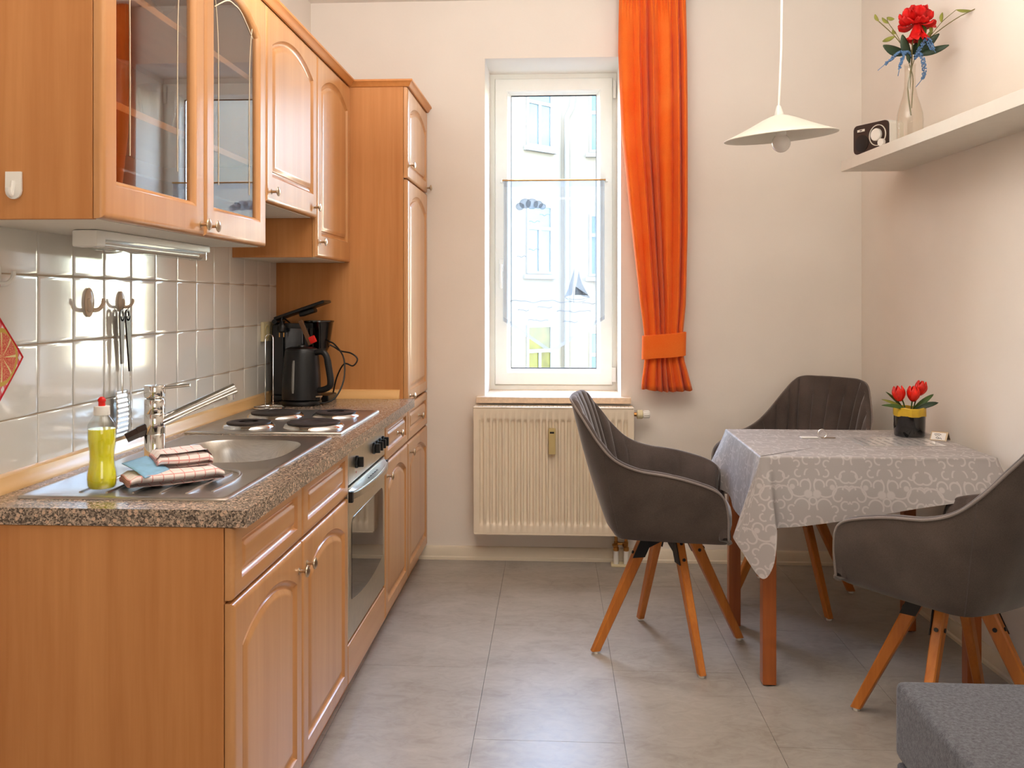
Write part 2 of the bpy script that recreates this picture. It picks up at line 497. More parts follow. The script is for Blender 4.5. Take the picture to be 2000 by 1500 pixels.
# ------------------------------------------------------------------ geometry helpers
class MB:
    def __init__(s):
        s.v = []
        s.f = []
        s.uv = {}
        s.wn = False

    def add(s, vs, fs, uvs=None):
        o = len(s.v)
        s.v += [tuple(v) for v in vs]
        s.f += [tuple(i + o for i in f) for f in fs]
        if uvs:
            for i, u in enumerate(uvs):
                s.uv[o + i] = u
        return s

    def bm(s, bm, mat=None):
        bm.verts.index_update()
        vs = [(mat @ v.co if mat else v.co) for v in bm.verts]
        fs = [[v.index for v in f.verts] for f in bm.faces]
        bm.free()
        return s.add(vs, fs)

    def box(s, x0, x1, y0, y1, z0, z1, b=0.0, seg=2, mat=None):
        bm = bmesh.new()
        bmesh.ops.create_cube(bm, size=1)
        for v in bm.verts:
            v.co = Vector(((x0 + x1) / 2 + v.co.x * (x1 - x0), (y0 + y1) / 2 + v.co.y * (y1 - y0), (z0 + z1) / 2 + v.co.z * (z1 - z0)))
        if b > 0:
            bmesh.ops.bevel(bm, geom=list(bm.edges), offset=b, segments=seg, profile=0.6, affect='EDGES')
            s.wn = True
        return s.bm(bm, mat)

    def prism(s, poly, ext, b=0.0):
        """poly: list of 3D points (planar, ordered); ext: extrusion vector"""
        n = len(poly)
        e = Vector(ext)
        a = [Vector(p) for p in poly]
        if (sum(((a[i] - a[0]).cross(a[i + 1] - a[0]) for i in range(1, n - 1)), Vector())).dot(e) > 0:
            a.reverse()
        vs = a + [p + e for p in a]
        fs = [tuple(range(n)), tuple(range(2 * n - 1, n - 1, -1))]
        for i in range(n):
            j = (i + 1) % n
            fs.append((j, i, n + i, n + j))
        if b > 0:
            bm = bmesh.new()
            bv = [bm.verts.new(v) for v in vs]
            for f in fs:
                bm.faces.new([bv[i] for i in f])
            bmesh.ops.bevel(bm, geom=list(bm.edges), offset=b, segments=2, profile=0.6, affect='EDGES')
            s.wn = True
            return s.bm(bm)
        return s.add(vs, fs)

    def rings(s, rs, closed=True, cap0=False, cap1=False, uvs=None):
        n = len(rs[0])
        vs = [p for r in rs for p in r]
        fs = []
        for k in range(len(rs) - 1):
            for i in range(n if closed else n - 1):
                j = (i + 1) % n
                fs.append((k * n + i, k * n + j, (k + 1) * n + j, (k + 1) * n + i))
        if cap0:
            fs.append(tuple(range(n - 1, -1, -1)))
        if cap1:
            fs.append(tuple((len(rs) - 1) * n + i for i in range(n)))
        u = [p for r in uvs for p in r] if uvs else None
        return s.add(vs, fs, u)

    def tube(s, pts, r, n=8, closed=False, cap=True):
        P = [Vector(p) for p in pts]
        R = r if isinstance(r, (list, tuple)) else [r] * len(P)
        rs = []
        prev = None
        N = len(P)
        for i in range(N):
            if closed:
                t = P[(i + 1) % N] - P[(i - 1) % N]
            else:
                t = P[min(i + 1, N - 1)] - P[max(i - 1, 0)]
            t.normalize()
            if prev is None:
                a = Vector((0, 0, 1)) if abs(t.z) < 0.9 else Vector((1, 0, 0))
                u = t.cross(a).normalized()
            else:
                u = (prev - t * prev.dot(t)).normalized()
            prev = u
            w = t.cross(u)
            rs.append([P[i] + (u * math.cos(2 * PI * k / n) + w * math.sin(2 * PI * k / n)) * R[i] for k in range(n)])
        if closed:
            rs.append(rs[0])
        return s.rings(rs, True, cap and not closed, cap and not closed)

    def cyl(s, p0, p1, r0, r1=None, n=16):
        return s.tube([p0, p1], [r0, r0 if r1 is None else r1], n)

    def lathe(s, prof, c=(0, 0, 0), n=24, mat=None, cap0=True, cap1=True, sx=1.0, sy=1.0):
        """prof: (r,z) list from bottom to top around the z axis; mat rotates it"""
        rs = []
        for r, z in prof:
            ring = []
            for k in range(n):
                p = Vector((r * sx * math.cos(2 * PI * k / n), r * sy * math.sin(2 * PI * k / n), z))
                if mat:
                    p = mat @ p
                ring.append(p + Vector(c))
            rs.append(ring)
        return s.rings(rs, True, cap0, cap1)

    def ell(s, c, rx, ry, rz, n=16, m=10, mat=None):
        prof = [(max(1e-4, math.sin(PI * k / m)), -math.cos(PI * k / m)) for k in range(m + 1)]
        rs = []
        for r, z in prof:
            ring = []
            for k in range(n):
                p = Vector((rx * r * math.cos(2 * PI * k / n), ry * r * math.sin(2 * PI * k / n), rz * z))
                if mat:
                    p = mat @ p
                ring.append(p + Vector(c))
            rs.append(ring)
        return s.rings(rs, True, True, True)

    def grid(s, fn, nu, nv, uvfn=None):
        vs, uv = [], []
        for j in range(nv + 1):
            for i in range(nu + 1):
                vs.append(fn(i / nu, j / nv))
                if uvfn:
                    uv.append(uvfn(i / nu, j / nv))
        fs = []
        for j in range(nv):
            for i in range(nu):
                a = j * (nu + 1) + i
                fs.append((a, a + 1, a + nu + 2, a + nu + 1))
        return s.add(vs, fs, uv or None)

    def build(s, name, mat, parent=None, local=False, loc=None, ang=38, solid=0.0):
        off = Vector((0, 0, 0))
        if not local:
            if parent is not None:
                p = parent
                while p is not None:
                    off += p.location
                    p = p.parent
            elif loc is not None:
                off = Vector(loc)
        me = bpy.data.meshes.new(name)
        me.from_pydata([tuple(Vector(v) - off) for v in s.v], [], s.f)
        me.update()
        if s.uv:
            ul = me.uv_layers.new(name='UVMap')
            for lp in me.loops:
                ul.data[lp.index].uv = s.uv.get(lp.vertex_index, (0, 0))
        me.materials.append(mat)
        for p in me.polygons:
            p.use_smooth = True
        me.set_sharp_from_angle(angle=math.radians(ang))
        o = bpy.data.objects.new(name, me)
        COL.objects.link(o)
        if parent is not None:
            o.parent = parent
        elif loc is not None:
            o.location = loc
        if s.wn:
            wm_ = o.modifiers.new('face weighted normals', 'WEIGHTED_NORMAL')
            wm_.keep_sharp = True
        if solid:
            md = o.modifiers.new('thickness', 'SOLIDIFY')
            md.thickness = solid
            md.offset = 0
        return o


def thing(name, label, cat, loc=(0, 0, 0), rotz=0.0, group=None):
    o = bpy.data.objects.new(name, None)
    o.empty_display_size = 0.05
    COL.objects.link(o)
    o.location = loc
    o.rotation_euler = (0, 0, rotz)
    return tag(o, label, cat, group)


def tag(o, label, cat, group=None):
    o['label'] = label
    o['category'] = cat
    if group:
        o['group'] = group
    return o


def struct(o):
    o['kind'] = 'structure'
    return o


def rot_axis(axis):
    """matrix that sends +z to the given axis"""
    return Vector(axis).to_track_quat('Z', 'Y').to_matrix()


def cr(pts, t):
    """Catmull-Rom through a list of tuples, t in 0..1"""
    n = len(pts) - 1
    x = min(max(t, 0), 1) * n
    i = min(int(x), n - 1)
    f = x - i
    p0, p1, p2, p3 = pts[max(i - 1, 0)], pts[i], pts[i + 1], pts[min(i + 2, n)]
    return tuple(0.5 * (2 * b + (c - a) * f + (2 * a - 5 * b + 4 * c - d) * f * f + (3 * b - a - 3 * c + d) * f ** 3)
                 for a, b, c, d in zip(p0, p1, p2, p3))


def lerp(a, b, t):
    return a + (b - a) * t


def interp(tab, x):
    if x <= tab[0][0]:
        return tab[0][1]
    for (a, va), (b, vb) in zip(tab, tab[1:]):
        if x <= b:
            return va + (vb - va) * (x - a) / (b - a)
    return tab[-1][1]


def smooth(pts, n):
    return [cr(pts, i / n) for i in range(n + 1)]



# ------------------------------------------------------------------ the room
CEIL = 2.842
YB = 4.62


def rw(y):
    """x of the right wall's face at depth y"""
    return 1.481 + (4.62 - y) * 0.05


fl = struct(MB().box(-1.5, 2.2, -2.3, 5.1, -0.12, -0.006).build('floor', M['grout'] and M['dark_panel']))
tile_mesh = None
TW, TL = 0.451, 0.963
sk = -0.0107
for c in range(-3, 5):
    for r in range(-2, 6):
        y0 = 2.726 + (r - 2) * TL + (0.0 if c % 2 == 0 else -0.43)
        xc = -0.289 + c * TW
        if y0 > 4.75 or y0 + TL < -2.2 or xc > 2.1 or xc + TW < -1.45:
            continue
        mb = MB()
        g = 0.0005
        ye = min(y0 + TL, 4.9)

        def px(x, y):
            return x + sk * (y - 4.6)
        mb.prism([(px(xc + g, y0 + g), y0 + g, -0.006), (px(xc + TW - g, y0 + g), y0 + g, -0.006),
                  (px(xc + TW - g, ye - g), ye - g, -0.006), (px(xc + g, ye - g), ye - g, -0.006)], (0, 0, 0.006), b=0.0006)
        mb.build('floor_tile', M['floor'], fl)

struct(MB().box(-25.0, 25.0, -6.0, 5.06, CEIL, 24.0).build('ceiling', M['ceiling']))  # room ceiling, extended up and outward to keep skylight off the facade
wl = struct(MB().box(-9.0, -1.296, -2.3, 5.06, -7.0, CEIL).build('wall_left', M['wall']))  # outer thickness added to darken the courtyard
wb = MB()
WX0, WX1, WZ0, WZ1 = -0.398, 0.290, 0.80, 2.545
wb.box(-1.4, WX0, YB, 5.06, -0.05, CEIL).box(WX1, 2.0, YB, 5.06, -0.05, CEIL)
wb.box(WX0, WX1, YB, 5.06, WZ1, CEIL).box(WX0, WX1, YB, 5.06, -0.05, WZ0)
struct(wb.build('wall_back', M['wall']))
struct(MB().prism([(rw(5.0), 5.0, -0.05), (rw(-2.3), -2.3, -0.05), (9.0, -2.3, -0.05), (9.0, 5.0, -0.05)],
                  (0, 0, CEIL + 0.05)).build('wall_right', M['wall']))  # widened outward as part of the courtyard shading mass
# room end behind the camera
struct(MB().box(-1.5, 2.2, -2.5, -2.2, -0.05, CEIL).build('wall_rear', M['wall']))

# baseboards
def baseboard(mb, a, b, nrm):
    """profile along a->b, standing out along nrm"""
    pr = [(0, 0), (0.022, 0), (0.022, 0.012), (0.016, 0.018), (0.014, 0.058), (0.008, 0.066), (0, 0.066)]
    A, B, Nn = Vector(a), Vector(b), Vector(nrm)
    mb.prism([A + Nn * p + Vector((0, 0, q)) for p, q in pr], B - A)
    return mb


struct(baseboard(MB(), (-0.74, YB, 0), (1.48, YB, 0), (0, -1, 0)).build('baseboard_back', M['trim']))
struct(baseboard(MB(), (rw(4.6), 4.6, 0), (rw(-2.2), -2.2, 0), (-1, -0.05, 0)).build('baseboard_right', M['trim']))

# ---- window
win = bpy.data.objects.new('window_1', None)
COL.objects.link(win)
win.location = (0, 4.95, 0.83)
struct(win)


def frame_ring(x0, x1, z0, z1, prof):
    """rectangular frame; prof: (inset, y) loop"""
    mb = MB()
    rs = [[(x0 + d, y, z0 + d), (x1 - d, y, z0 + d), (x1 - d, y, z1 - d), (x0 + d, y, z1 - d)] for d, y in prof]
    rs.append(rs[0])
    return mb.rings(rs, True)


frame_ring(WX0, WX1, 0.828, WZ1, [(0, 4.95), (0.026, 4.95), (0.030, 4.955), (0.034, 4.975), (0.05, 5.03), (0, 5.03)]).build('window_frame', M['window_white'], win)
SX0, SX1, SZ0, SZ1 = -0.370, 0.266, 0.858, 2.518
frame_ring(SX0, SX1, SZ0, SZ1, [(0, 4.975), (0, 4.940), (0.004, 4.935), (0.064, 4.935), (0.070, 4.940), (0.074, 4.952), (0.086, 4.965), (0.086, 4.99),
                                (0.02, 5.0)]).build('window_sash', M['window_white'], win, ang=25)
PX0, PX1, PZ0, PZ1 = -0.288, 0.184, 0.942, 2.434
MB().box(PX0, PX1, 4.968, 4.974, PZ0, PZ1).build('pane', M['pane'], win)
frame_ring(PX0 + 0.001, PX1 - 0.001, PZ0 + 0.001, PZ1 - 0.001, [(0, 4.967), (0.006, 4.967), (0.006, 4.976), (0, 4.976)]).build('pane_seal', M['dark_panel'], win)
MB().box(0.268, 0.284, 4.930, 4.946, 2.405, 2.50, b=0.003).build('hinge', M['white_plastic'], win)
MB().box(0.262, 0.284, 4.930, 4.946, 0.875, 0.955, b=0.003).build('hinge', M['white_plastic'], win)
hb = MB().box(-0.348, -0.322, 4.925, 4.936, 1.47, 1.54, b=0.004)
hb.tube([(-0.335, 4.925, 1.505), (-0.335, 4.89, 1.505), (-0.335, 4.886, 1.49), (-0.335, 4.886, 1.38)], 0.008, 8)
hb.build('window_handle', M['white_plastic'], win)
struct(MB().box(-0.437, 0.338, 4.565, YB + 0.001, 0.800, 0.830, b=0.003).box(WX0 + 0.001, WX1 - 0.001, YB, 4.955, 0.800, 0.830)
       .build('trim_1', M['stone_sill']))
# ---- wall tiles above the worktop
MB().box(-1.2965, -1.2905, 1.5, 4.034, 0.86, 1.72).build('grout_bed', M['grout'], wl)
ty = [2.168 + 0.161 * k for k in range(-4, 12)]
tz = [0.870, 1.040, 1.211, 1.380, 1.550, 1.720]
tm = None
for i in range(len(ty)):
    for k in range(len(tz) - 1):
        y0, y1 = ty[i] + 0.0016, min(ty[i] + 0.161, 4.033) - 0.0016
        if y1 - y0 < 0.02:
            continue
        full = abs(y1 - y0 - (0.161 - 0.0032)) < 1e-4
        dz = tz[k + 1] - tz[k]
        mb = MB()
        j = random.uniform(-0.0003, 0.0003)
        # a pillowed tile: flat middle, edges rolled back to the grout
        rs = []
        for ins, xx in ((0, -1.2905), (0, -1.2882), (0.0012, -1.2872), (0.004, -1.2866 + j), (0.010, -1.2864 + j)):
            rs.append([(xx, y0 + ins, tz[k] + 0.0016 + ins), (xx, y1 - ins, tz[k] + 0.0016 + ins),
                       (xx, y1 - ins, tz[k + 1] - 0.0016 - ins), (xx, y0 + ins, tz[k + 1] - 0.0016 - ins)])
        mb.rings(rs, True, False, True)
        mb.wn = True
        mb.build('wall_tile', M['tile'], wl, ang=60)

# ------------------------------------------------------------------ building across the courtyard
fb = thing('apartment_building', 'cream rendered building with tall windows across the courtyard outside the window', 'building', (0, 25, -7))
c0 = Vector((-0.03, 26.0, 0))
dl = Vector((-0.695, -0.719, 0))
corner = c0 + dl * 1.72
ZB, ZT = -7.0, 7.55
wm = MB()
wm.prism([(-9, corner.y, ZB), (corner.x, corner.y, ZB), (c0.x, c0.y, ZB), (9, c0.y, ZB), (9, c0.y + 3, ZB), (-9, c0.y + 3, ZB)], (0, 0, ZT - ZB))
wm.build('wall', M['facade'], fb)


def far_window(o, d, w, z0, z1, low):
    """o: left foot of the opening on the wall, d: unit direction along the wall"""
    d = Vector(d)
    nrm = Vector((d.y, -d.x, 0))
    def P(a, z, n):
        return Vector((o[0], o[1], 0)) + d * a + nrm * n + Vector((0, 0, z))
    def bx(mb, a0, a1, za, zb, n0, n1):
        mb.prism([P(a0, za, n0), P(a1, za, n0), P(a1, za, n1), P(a0, za, n1)], (0, 0, zb - za))
    fr = MB()
    t = 0.07
    bx(fr, 0, t, z0, z1, 0.003, 0.05)
    bx(fr, w - t, w, z0, z1, 0.003, 0.05)
    bx(fr, t, w - t, z0, z0 + t, 0.003, 0.05)
    bx(fr, t, w - t, z1 - t, z1, 0.003, 0.05)
    zm = z0 + (z1 - z0) * 0.66
    bx(fr, t, w - t, zm - 0.05, zm + 0.05, 0.003, 0.06)
    bx(fr, w / 2 - 0.045, w / 2 + 0.045, z0 + t, zm - 0.05, 0.003, 0.055)
    f = fr.build('window', M['facade_trim'], fb)
    pm = MB()
    bx(pm, t * 0.6, w - t * 0.6, z0 + t * 0.6, z1 - t * 0.6, 0.001, 0.02)
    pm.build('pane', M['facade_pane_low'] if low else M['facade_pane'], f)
    sm = MB()
    bx(sm, -0.10, w + 0.10, z0 - 0.14, z0 - 0.02, 0.0, 0.14)
    sm.build('window_ledge', M['facade_trim'], fb)


for k, (z0, z1) in enumerate(((5.55, 7.4), (2.03, 3.95), (-1.5, 0.62), (-5.0, -3.0))):
    far_window(corner + (-dl) * 0.30, -dl, 0.98, z0, z1, k >= 2)
    far_window((0.74, 26.0), (1, 0, 0), 1.0, z0 - 0.05, z1 - 0.2, False)
    far_window((3.6, 26.0), (1, 0, 0), 1.0, z0 - 0.05, z1 - 0.2, False)
    far_window((-4.2, corner.y), (1, 0, 0), 1.0, z0 - 0.05, z1 - 0.2, False)
MB().tube([(0.10, 25.92, ZB), (0.10, 25.92, 6.3), (0.10, 25.90, 6.5), (0.24, 25.84, 6.75), (0.3, 25.82, 7.4)], 0.075, 10).build('downpipe', M['facade_trim'], fb)
MB().box(-9, 9, 20, 30, ZT, ZT + 0.25).build('eaves', M['facade_trim'], fb) if False else None
struct(MB().box(-40, 40, -40, 60, -7.3, -7.0).build('ground', M['ground']))

# ------------------------------------------------------------------ kitchen units
XD = -0.691      # plane of the base fronts
XC = -0.713      # front of the carcasses
XW = -1.296
XU = -0.950      # plane of the wall-cabinet fronts


def knob(parent, x, y, z, mat='knob_metal', k=1.0):
    """turned knob standing out along +x"""
    prof = [(0.0085, 0.0), (0.0085, 0.002), (0.0045, 0.004), (0.0042, 0.015), (0.006, 0.018), (0.0135, 0.021), (0.0155, 0.023), (0.0145, 0.0255), (0.008, 0.0285), (0.002, 0.0295)]
    R = rot_axis((1, 0, 0))
    return MB().lathe([(r * k, q * k) for r, q in prof], (x - 0.001, y, z), 20, R).build('knob', M[mat], parent)


def contour(y0, y1, z0, z1, d, side, bot, apex, spring, K=18):
    """(y,z) ring of an arched (or, with spring == apex, straight) field, inset by d"""
    cy = (y0 + y1) / 2
    a0 = (y1 - y0) / 2 - side
    vb = z0 + bot + d
    pts = []
    if abs(spring - apex) < 1e-6:
        vt = z1 - apex - d
        a = a0 - d
        pts = [(cy - a, vb), (cy + a, vb)] + [(cy + a - 2 * a * k / K, vt) for k in range(K + 1)]
        return pts
    va, vs = z1 - apex, z1 - spring
    R = (a0 * a0 + (va - vs) ** 2) / (2 * (va - vs))
    vc = va - R
    Rd, a = R - d, a0 - d
    th = math.asin(a / Rd)
    pts = [(cy - a, vb), (cy + a, vb)]
    for k in range(K + 1):
        t = th - 2 * th * k / K
        pts.append((cy + Rd * math.sin(t), vc + Rd * math.cos(t)))
    return pts


def outer_ring(y0, y1, z0, z1, ins, K=18):
    a, b = y0 + ins, y1 - ins
    return [(a, z0 + ins), (b, z0 + ins)] + [(b + (a - b) * k / K, z1 - ins) for k in range(K + 1)]


GROOVE = [(0, 0), (0.002, 0.003), (0.005, 0.007), (0.010, 0.0105), (0.015, 0.0115), (0.019, 0.0105), (0.0215, 0.0065), (0.0245, 0.006), (0.031, 0.003), (0.039, 0.0006)]


def front(parent, name, xf, y0, y1, z0, z1, side=0.05, bot=0.05, apex=0.045, spring=0.10, glass=False, mat='front', gscale=1.0, th=0.02):
    """a door or drawer front with a routed field; front plane x = xf"""
    mb = MB()
    g = 0.0015
    y0, y1, z0, z1 = y0 + g, y1 - g, z0 + g, z1 - g
    def X(ring, x):
        return [(x, p[0], p[1]) for p in ring]
    rs = []
    if glass:
        rs.append(X(contour(y0, y1, z0, z1, 0.014, side, bot, apex, spring), xf - th))
    rs += [X(outer_ring(y0, y1, z0, z1, 0), xf - th), X(outer_ring(y0, y1, z0, z1, 0), xf - 0.010), X(outer_ring(y0, y1, z0, z1, 0.0015), xf - 0.0055),
           X(outer_ring(y0, y1, z0, z1, 0.004), xf - 0.0025), X(outer_ring(y0, y1, z0, z1, 0.009), xf - 0.0005), X(outer_ring(y0, y1, z0, z1, 0.014), xf)]
    if glass:
        for d, q in ((0, 0), (0.003, 0.0008), (0.008, 0.004), (0.012, 0.008), (0.014, 0.013), (0.014, th)):
            rs.append(X(contour(y0, y1, z0, z1, d, side, bot, apex, spring), xf - q))
        mb.rings(rs, True)
    else:
        for d, q in GROOVE:
            rs.append(X(contour(y0, y1, z0, z1, d * gscale, side, bot, apex, spring), xf - q))
        mb.rings(rs, True, True, True)
    mb.wn = True
    return mb.build(name, M[mat], parent, ang=30)


def slab(parent, name, mat, *b, bev=0.001):
    return MB().box(*b, b=bev, seg=1).build(name, M[mat], parent)


def carcass(p, x0, x1, y0, y1, z0, z1, outside='carcass', under='carcass', t=0.018, top=True):
    slab(p, 'side_panel', outside, x0, x1, y0, y0 + t, z0, z1)
    slab(p, 'side_panel', outside, x0, x1, y1 - t, y1, z0, z1)
    slab(p, 'bottom_panel', under, x0, x1, y0 + t, y1 - t, z0, z0 + t)
    if top:
        slab(p, 'top_panel', outside, x0, x1, y0 + t, y1 - t, z1 - t, z1)
    slab(p, 'back_panel', outside, x0, x0 + 0.008, y0 + t, y1 - t, z0 + t, z1 - t)


YK = [1.880, 2.388, 2.906, 3.517, 4.033, 4.617]     # unit boundaries along the run
ZD0, ZD1, ZT = 0.072, 0.682, 0.840                  # door bottom, door/drawer joint, front top
ZW = 0.878                                          # worktop surface

# sink unit
sb = thing('sink_base_cabinet', 'beech base cabinet with two arched doors below the sink', 'cabinet', (-1.0, 2.39, 0))
carcass(sb, XW + 0.006, XC, YK[0] - 0.002, YK[2] - 0.001, 0.07, 0.840, top=False)
slab(sb, 'plinth', 'carcass_y', -0.752, -0.734, YK[0], YK[2] - 0.002, 0.0, 0.069)
slab(sb, 'plinth', 'carcass', -1.28, -0.753, YK[0], YK[0] + 0.018, 0.0, 0.069)
for a, b, ky in ((YK[0], YK[1], YK[1] - 0.035), (YK[1], YK[2], YK[1] + 0.038)):
    front(sb, 'drawer_front', XD, a, b, ZD1 + 0.002, ZT, 0.046, 0.036, 0.030, 0.030, mat='front_y', gscale=0.7)
    d = front(sb, 'door', XD, a, b, ZD0, ZD1 - 0.002)
    knob(d, XD, ky, 0.608)

# oven housing and oven
oh = thing('oven_housing', 'beech oven housing cabinet with plain panel below the steel oven', 'cabinet', (-1.0, 3.2, 0))
slab(oh, 'side_panel', 'carcass', XW + 0.006, XC, YK[2], YK[2] + 0.016, 0.07, 0.840)
slab(oh, 'side_panel', 'carcass', XW + 0.006, XC, YK[3] - 0.016, YK[3], 0.07, 0.840)
slab(oh, 'bottom_panel', 'carcass', XW + 0.006, XC, YK[2] + 0.016, YK[3] - 0.016, 0.07, 0.088)
slab(oh, 'plinth', 'carcass_y', -0.752, -0.734, YK[2], YK[3], 0.0, 0.069)
MB().box(XD - 0.02, XD - 0.002, YK[2] + 0.003, YK[3] - 0.003, ZD0, 0.200, b=0.005, seg=3).build('base_panel', M['front_y'], oh)
ov = thing('oven', 'built-in oven with brushed steel front, dark glass door and black knobs', 'oven', (-1.0, 3.21, 0.2))
oy0, oy1 = YK[2] + 0.018, YK[3] - 0.018
MB().box(-1.20, XD - 0.026, oy0, oy1, 0.210, 0.830, b=0.003).build('body', M['dark_panel'], ov)
MB().box(XD - 0.0255, XD - 0.002, oy0 - 0.012, oy1 + 0.012, 0.718, 0.836, b=0.003).build('control_panel', M['oven_metal'], ov)
dm = MB().box(XD - 0.0255, XD - 0.002, oy0 - 0.012, oy1 + 0.012, 0.212, 0.710, b=0.004)
od = dm.build('oven_door', M['oven_metal'], ov)


def oven_pane(y0, y1, z0, z1, sag, r, x0, x1, name, mat, parent):
    ring = []
    K = 12
    for k in range(K + 1):
        t = k / K
        ring.append((lerp(y0, y1, t), z0 + sag * (1 - (2 * t - 1) ** 2) * -1))
    for cy, s0 in ((y1 - r, 0), (y0 + r, PI / 2)):
        for k in range(6):
            an = s0 + (PI / 2) * k / 5
            ring.append((cy + r * math.cos(an), z1 - r + r * math.sin(an)))
    mb = MB()
    mb.prism([(x0, p[0], p[1]) for p in ring], (x1 - x0, 0, 0))
    return mb.build(name, M[mat], parent)


op = oven_pane(oy0 + 0.030, oy1 - 0.030, 0.338, 0.602, 0.022, 0.03, XD - 0.004, XD - 0.0005, 'door_glass', 'oven_glass', od)
hnd = MB()
hp = []
for k in range(17):
    t = k / 16
    hp.append((XD + 0.004 + 0.030 * math.sin(PI * t) ** 0.6, lerp(oy0 - 0.008, oy1 + 0.008, t)))
rs = []
for x, y in hp:
    rs.append([(x - 0.006, y, 0.694), (x + 0.004, y, 0.692), (x + 0.004, y, 0.672), (x - 0.004, y, 0.668), (x - 0.010, y, 0.672)])
hnd.rings(rs, True, True, True)
# shelf-like top web joining the grip to the door
web = []
for (x, y) in hp:
    web.append([(x - 0.002, y, 0.696), (XD - 0.004, y, 0.704), (XD - 0.004, y, 0.700), (x - 0.002, y, 0.691)])
hnd.rings(web, True, True, True)
hnd.build('handle', M['oven_metal'], od)
for y in (oy0 - 0.004, oy1 + 0.004):
    MB().box(XD - 0.003, XD + 0.012, y - 0.010, y + 0.010, 0.662, 0.698, b=0.003).build('handle_cap', M['black_plastic'], od)
mk = MB()
for k in range(5):
    y = 3.13 + 0.035 * k
    mk.box(XD + 0.013, XD + 0.018, y, y + 0.018, 0.7004, 0.7012)
mk.build('printed_marks', M['ink'], od)
for y in (3.02, 3.298, 3.352, 3.406, 3.460):
    R = rot_axis((1, 0, 0))
    kb = MB().lathe([(0.021, 0), (0.021, 0.006), (0.0195, 0.008), (0.015, 0.009)], (XD - 0.002, y, 0.776), 24, R)
    kb.box(XD + 0.006, XD + 0.024, y - 0.0055, y + 0.0055, 0.759, 0.793, b=0.003)
    kb.build('control_knob', M['black_plastic'], ov)
MB().cyl((XD - 0.0025, 3.02, 0.742), (XD - 0.0012, 3.02, 0.742), 0.003, n=10).build('indicator', M['red'], ov)

# narrow unit
nb = thing('drawer_base_cabinet', 'narrow beech base cabinet with a drawer over one door, beside the oven', 'cabinet', (-1.0, 3.77, 0))
carcass(nb, XW + 0.006, XC, YK[3] + 0.001, YK[4] - 0.001, 0.07, 0.840)
slab(nb, 'plinth', 'carcass_y', -0.752, -0.734, YK[3] + 0.001, YK[4] - 0.001, 0.0, 0.069)
d = front(nb, 'drawer', XD, YK[3], YK[4], ZD1 + 0.002, ZT, 0.046, 0.036, 0.030, 0.030, mat='front_y', gscale=0.7)
knob(d, XD, 3.775, 0.762)
d = front(nb, 'door', XD, YK[3], YK[4], ZD0, ZD1 - 0.002)
knob(d, XD, YK[3] + 0.036, 0.625)

# tall unit
tc = thing('tall_cabinet', 'tall beech larder cabinet standing in the corner by the window wall', 'cabinet', (-1.0, 4.32, 0))
ZTT = 2.270
carcass(tc, XW + 0.006, XC, YK[4], YK[5] - 0.002, 0.07, ZTT)
slab(tc, 'plinth', 'carcass_y', -0.752, -0.734, YK[4], YK[5] - 0.003, 0.0, 0.069)
d = front(tc, 'flap_door', XD, YK[4], YK[5], 1.862, ZTT, 0.055, 0.05, 0.055, 0.105, gscale=0.9)
knob(d, XD, YK[4] + 0.045, 1.925)
knob(d, XD, YK[5] - 0.035, 1.885)
d = front(tc, 'door', XD, YK[4], YK[5], 0.856, 1.858, 0.055, 0.05, 0.050, 0.105)
knob(d, XD, YK[4] + 0.055, 0.885)
d = front(tc, 'drawer', XD, YK[4], YK[5], ZD1 + 0.002, 0.852, 0.05, 0.038, 0.034, 0.034, mat='front_y', gscale=0.7)
knob(d, XD, 4.33, 0.765)
d = front(tc, 'door', XD, YK[4], YK[5], ZD0, ZD1 - 0.002)
knob(d, XD, YK[4] + 0.045, 0.632)


def cornice_prof(mb, path):
    """moulding along a mitred path of (x, y, outward x, outward y)"""
    pr = [(-0.016, 0), (0.004, 0), (0.010, 0.006), (0.014, 0.016), (0.022, 0.022), (0.022, 0.030), (-0.016, 0.030)]
    rs = []
    for x, y, ox, oy, z in path:
        rs.append([(x + ox * a, y + oy * a, z + b) for a, b in pr])
    return mb.rings(rs, True, True, True)


MB_ = cornice_prof(MB(), [(-1.28, YK[4], 0, -1, ZTT), (XD, YK[4], 1, -1, ZTT), (XD, YK[5] - 0.004, 1, 0, ZTT)])
MB_.box(XW + 0.01, XD - 0.004, YK[4] + 0.012, YK[5] - 0.004, ZTT, ZTT + 0.004)
MB_.build('cornice', M['carcass_y'], tc)

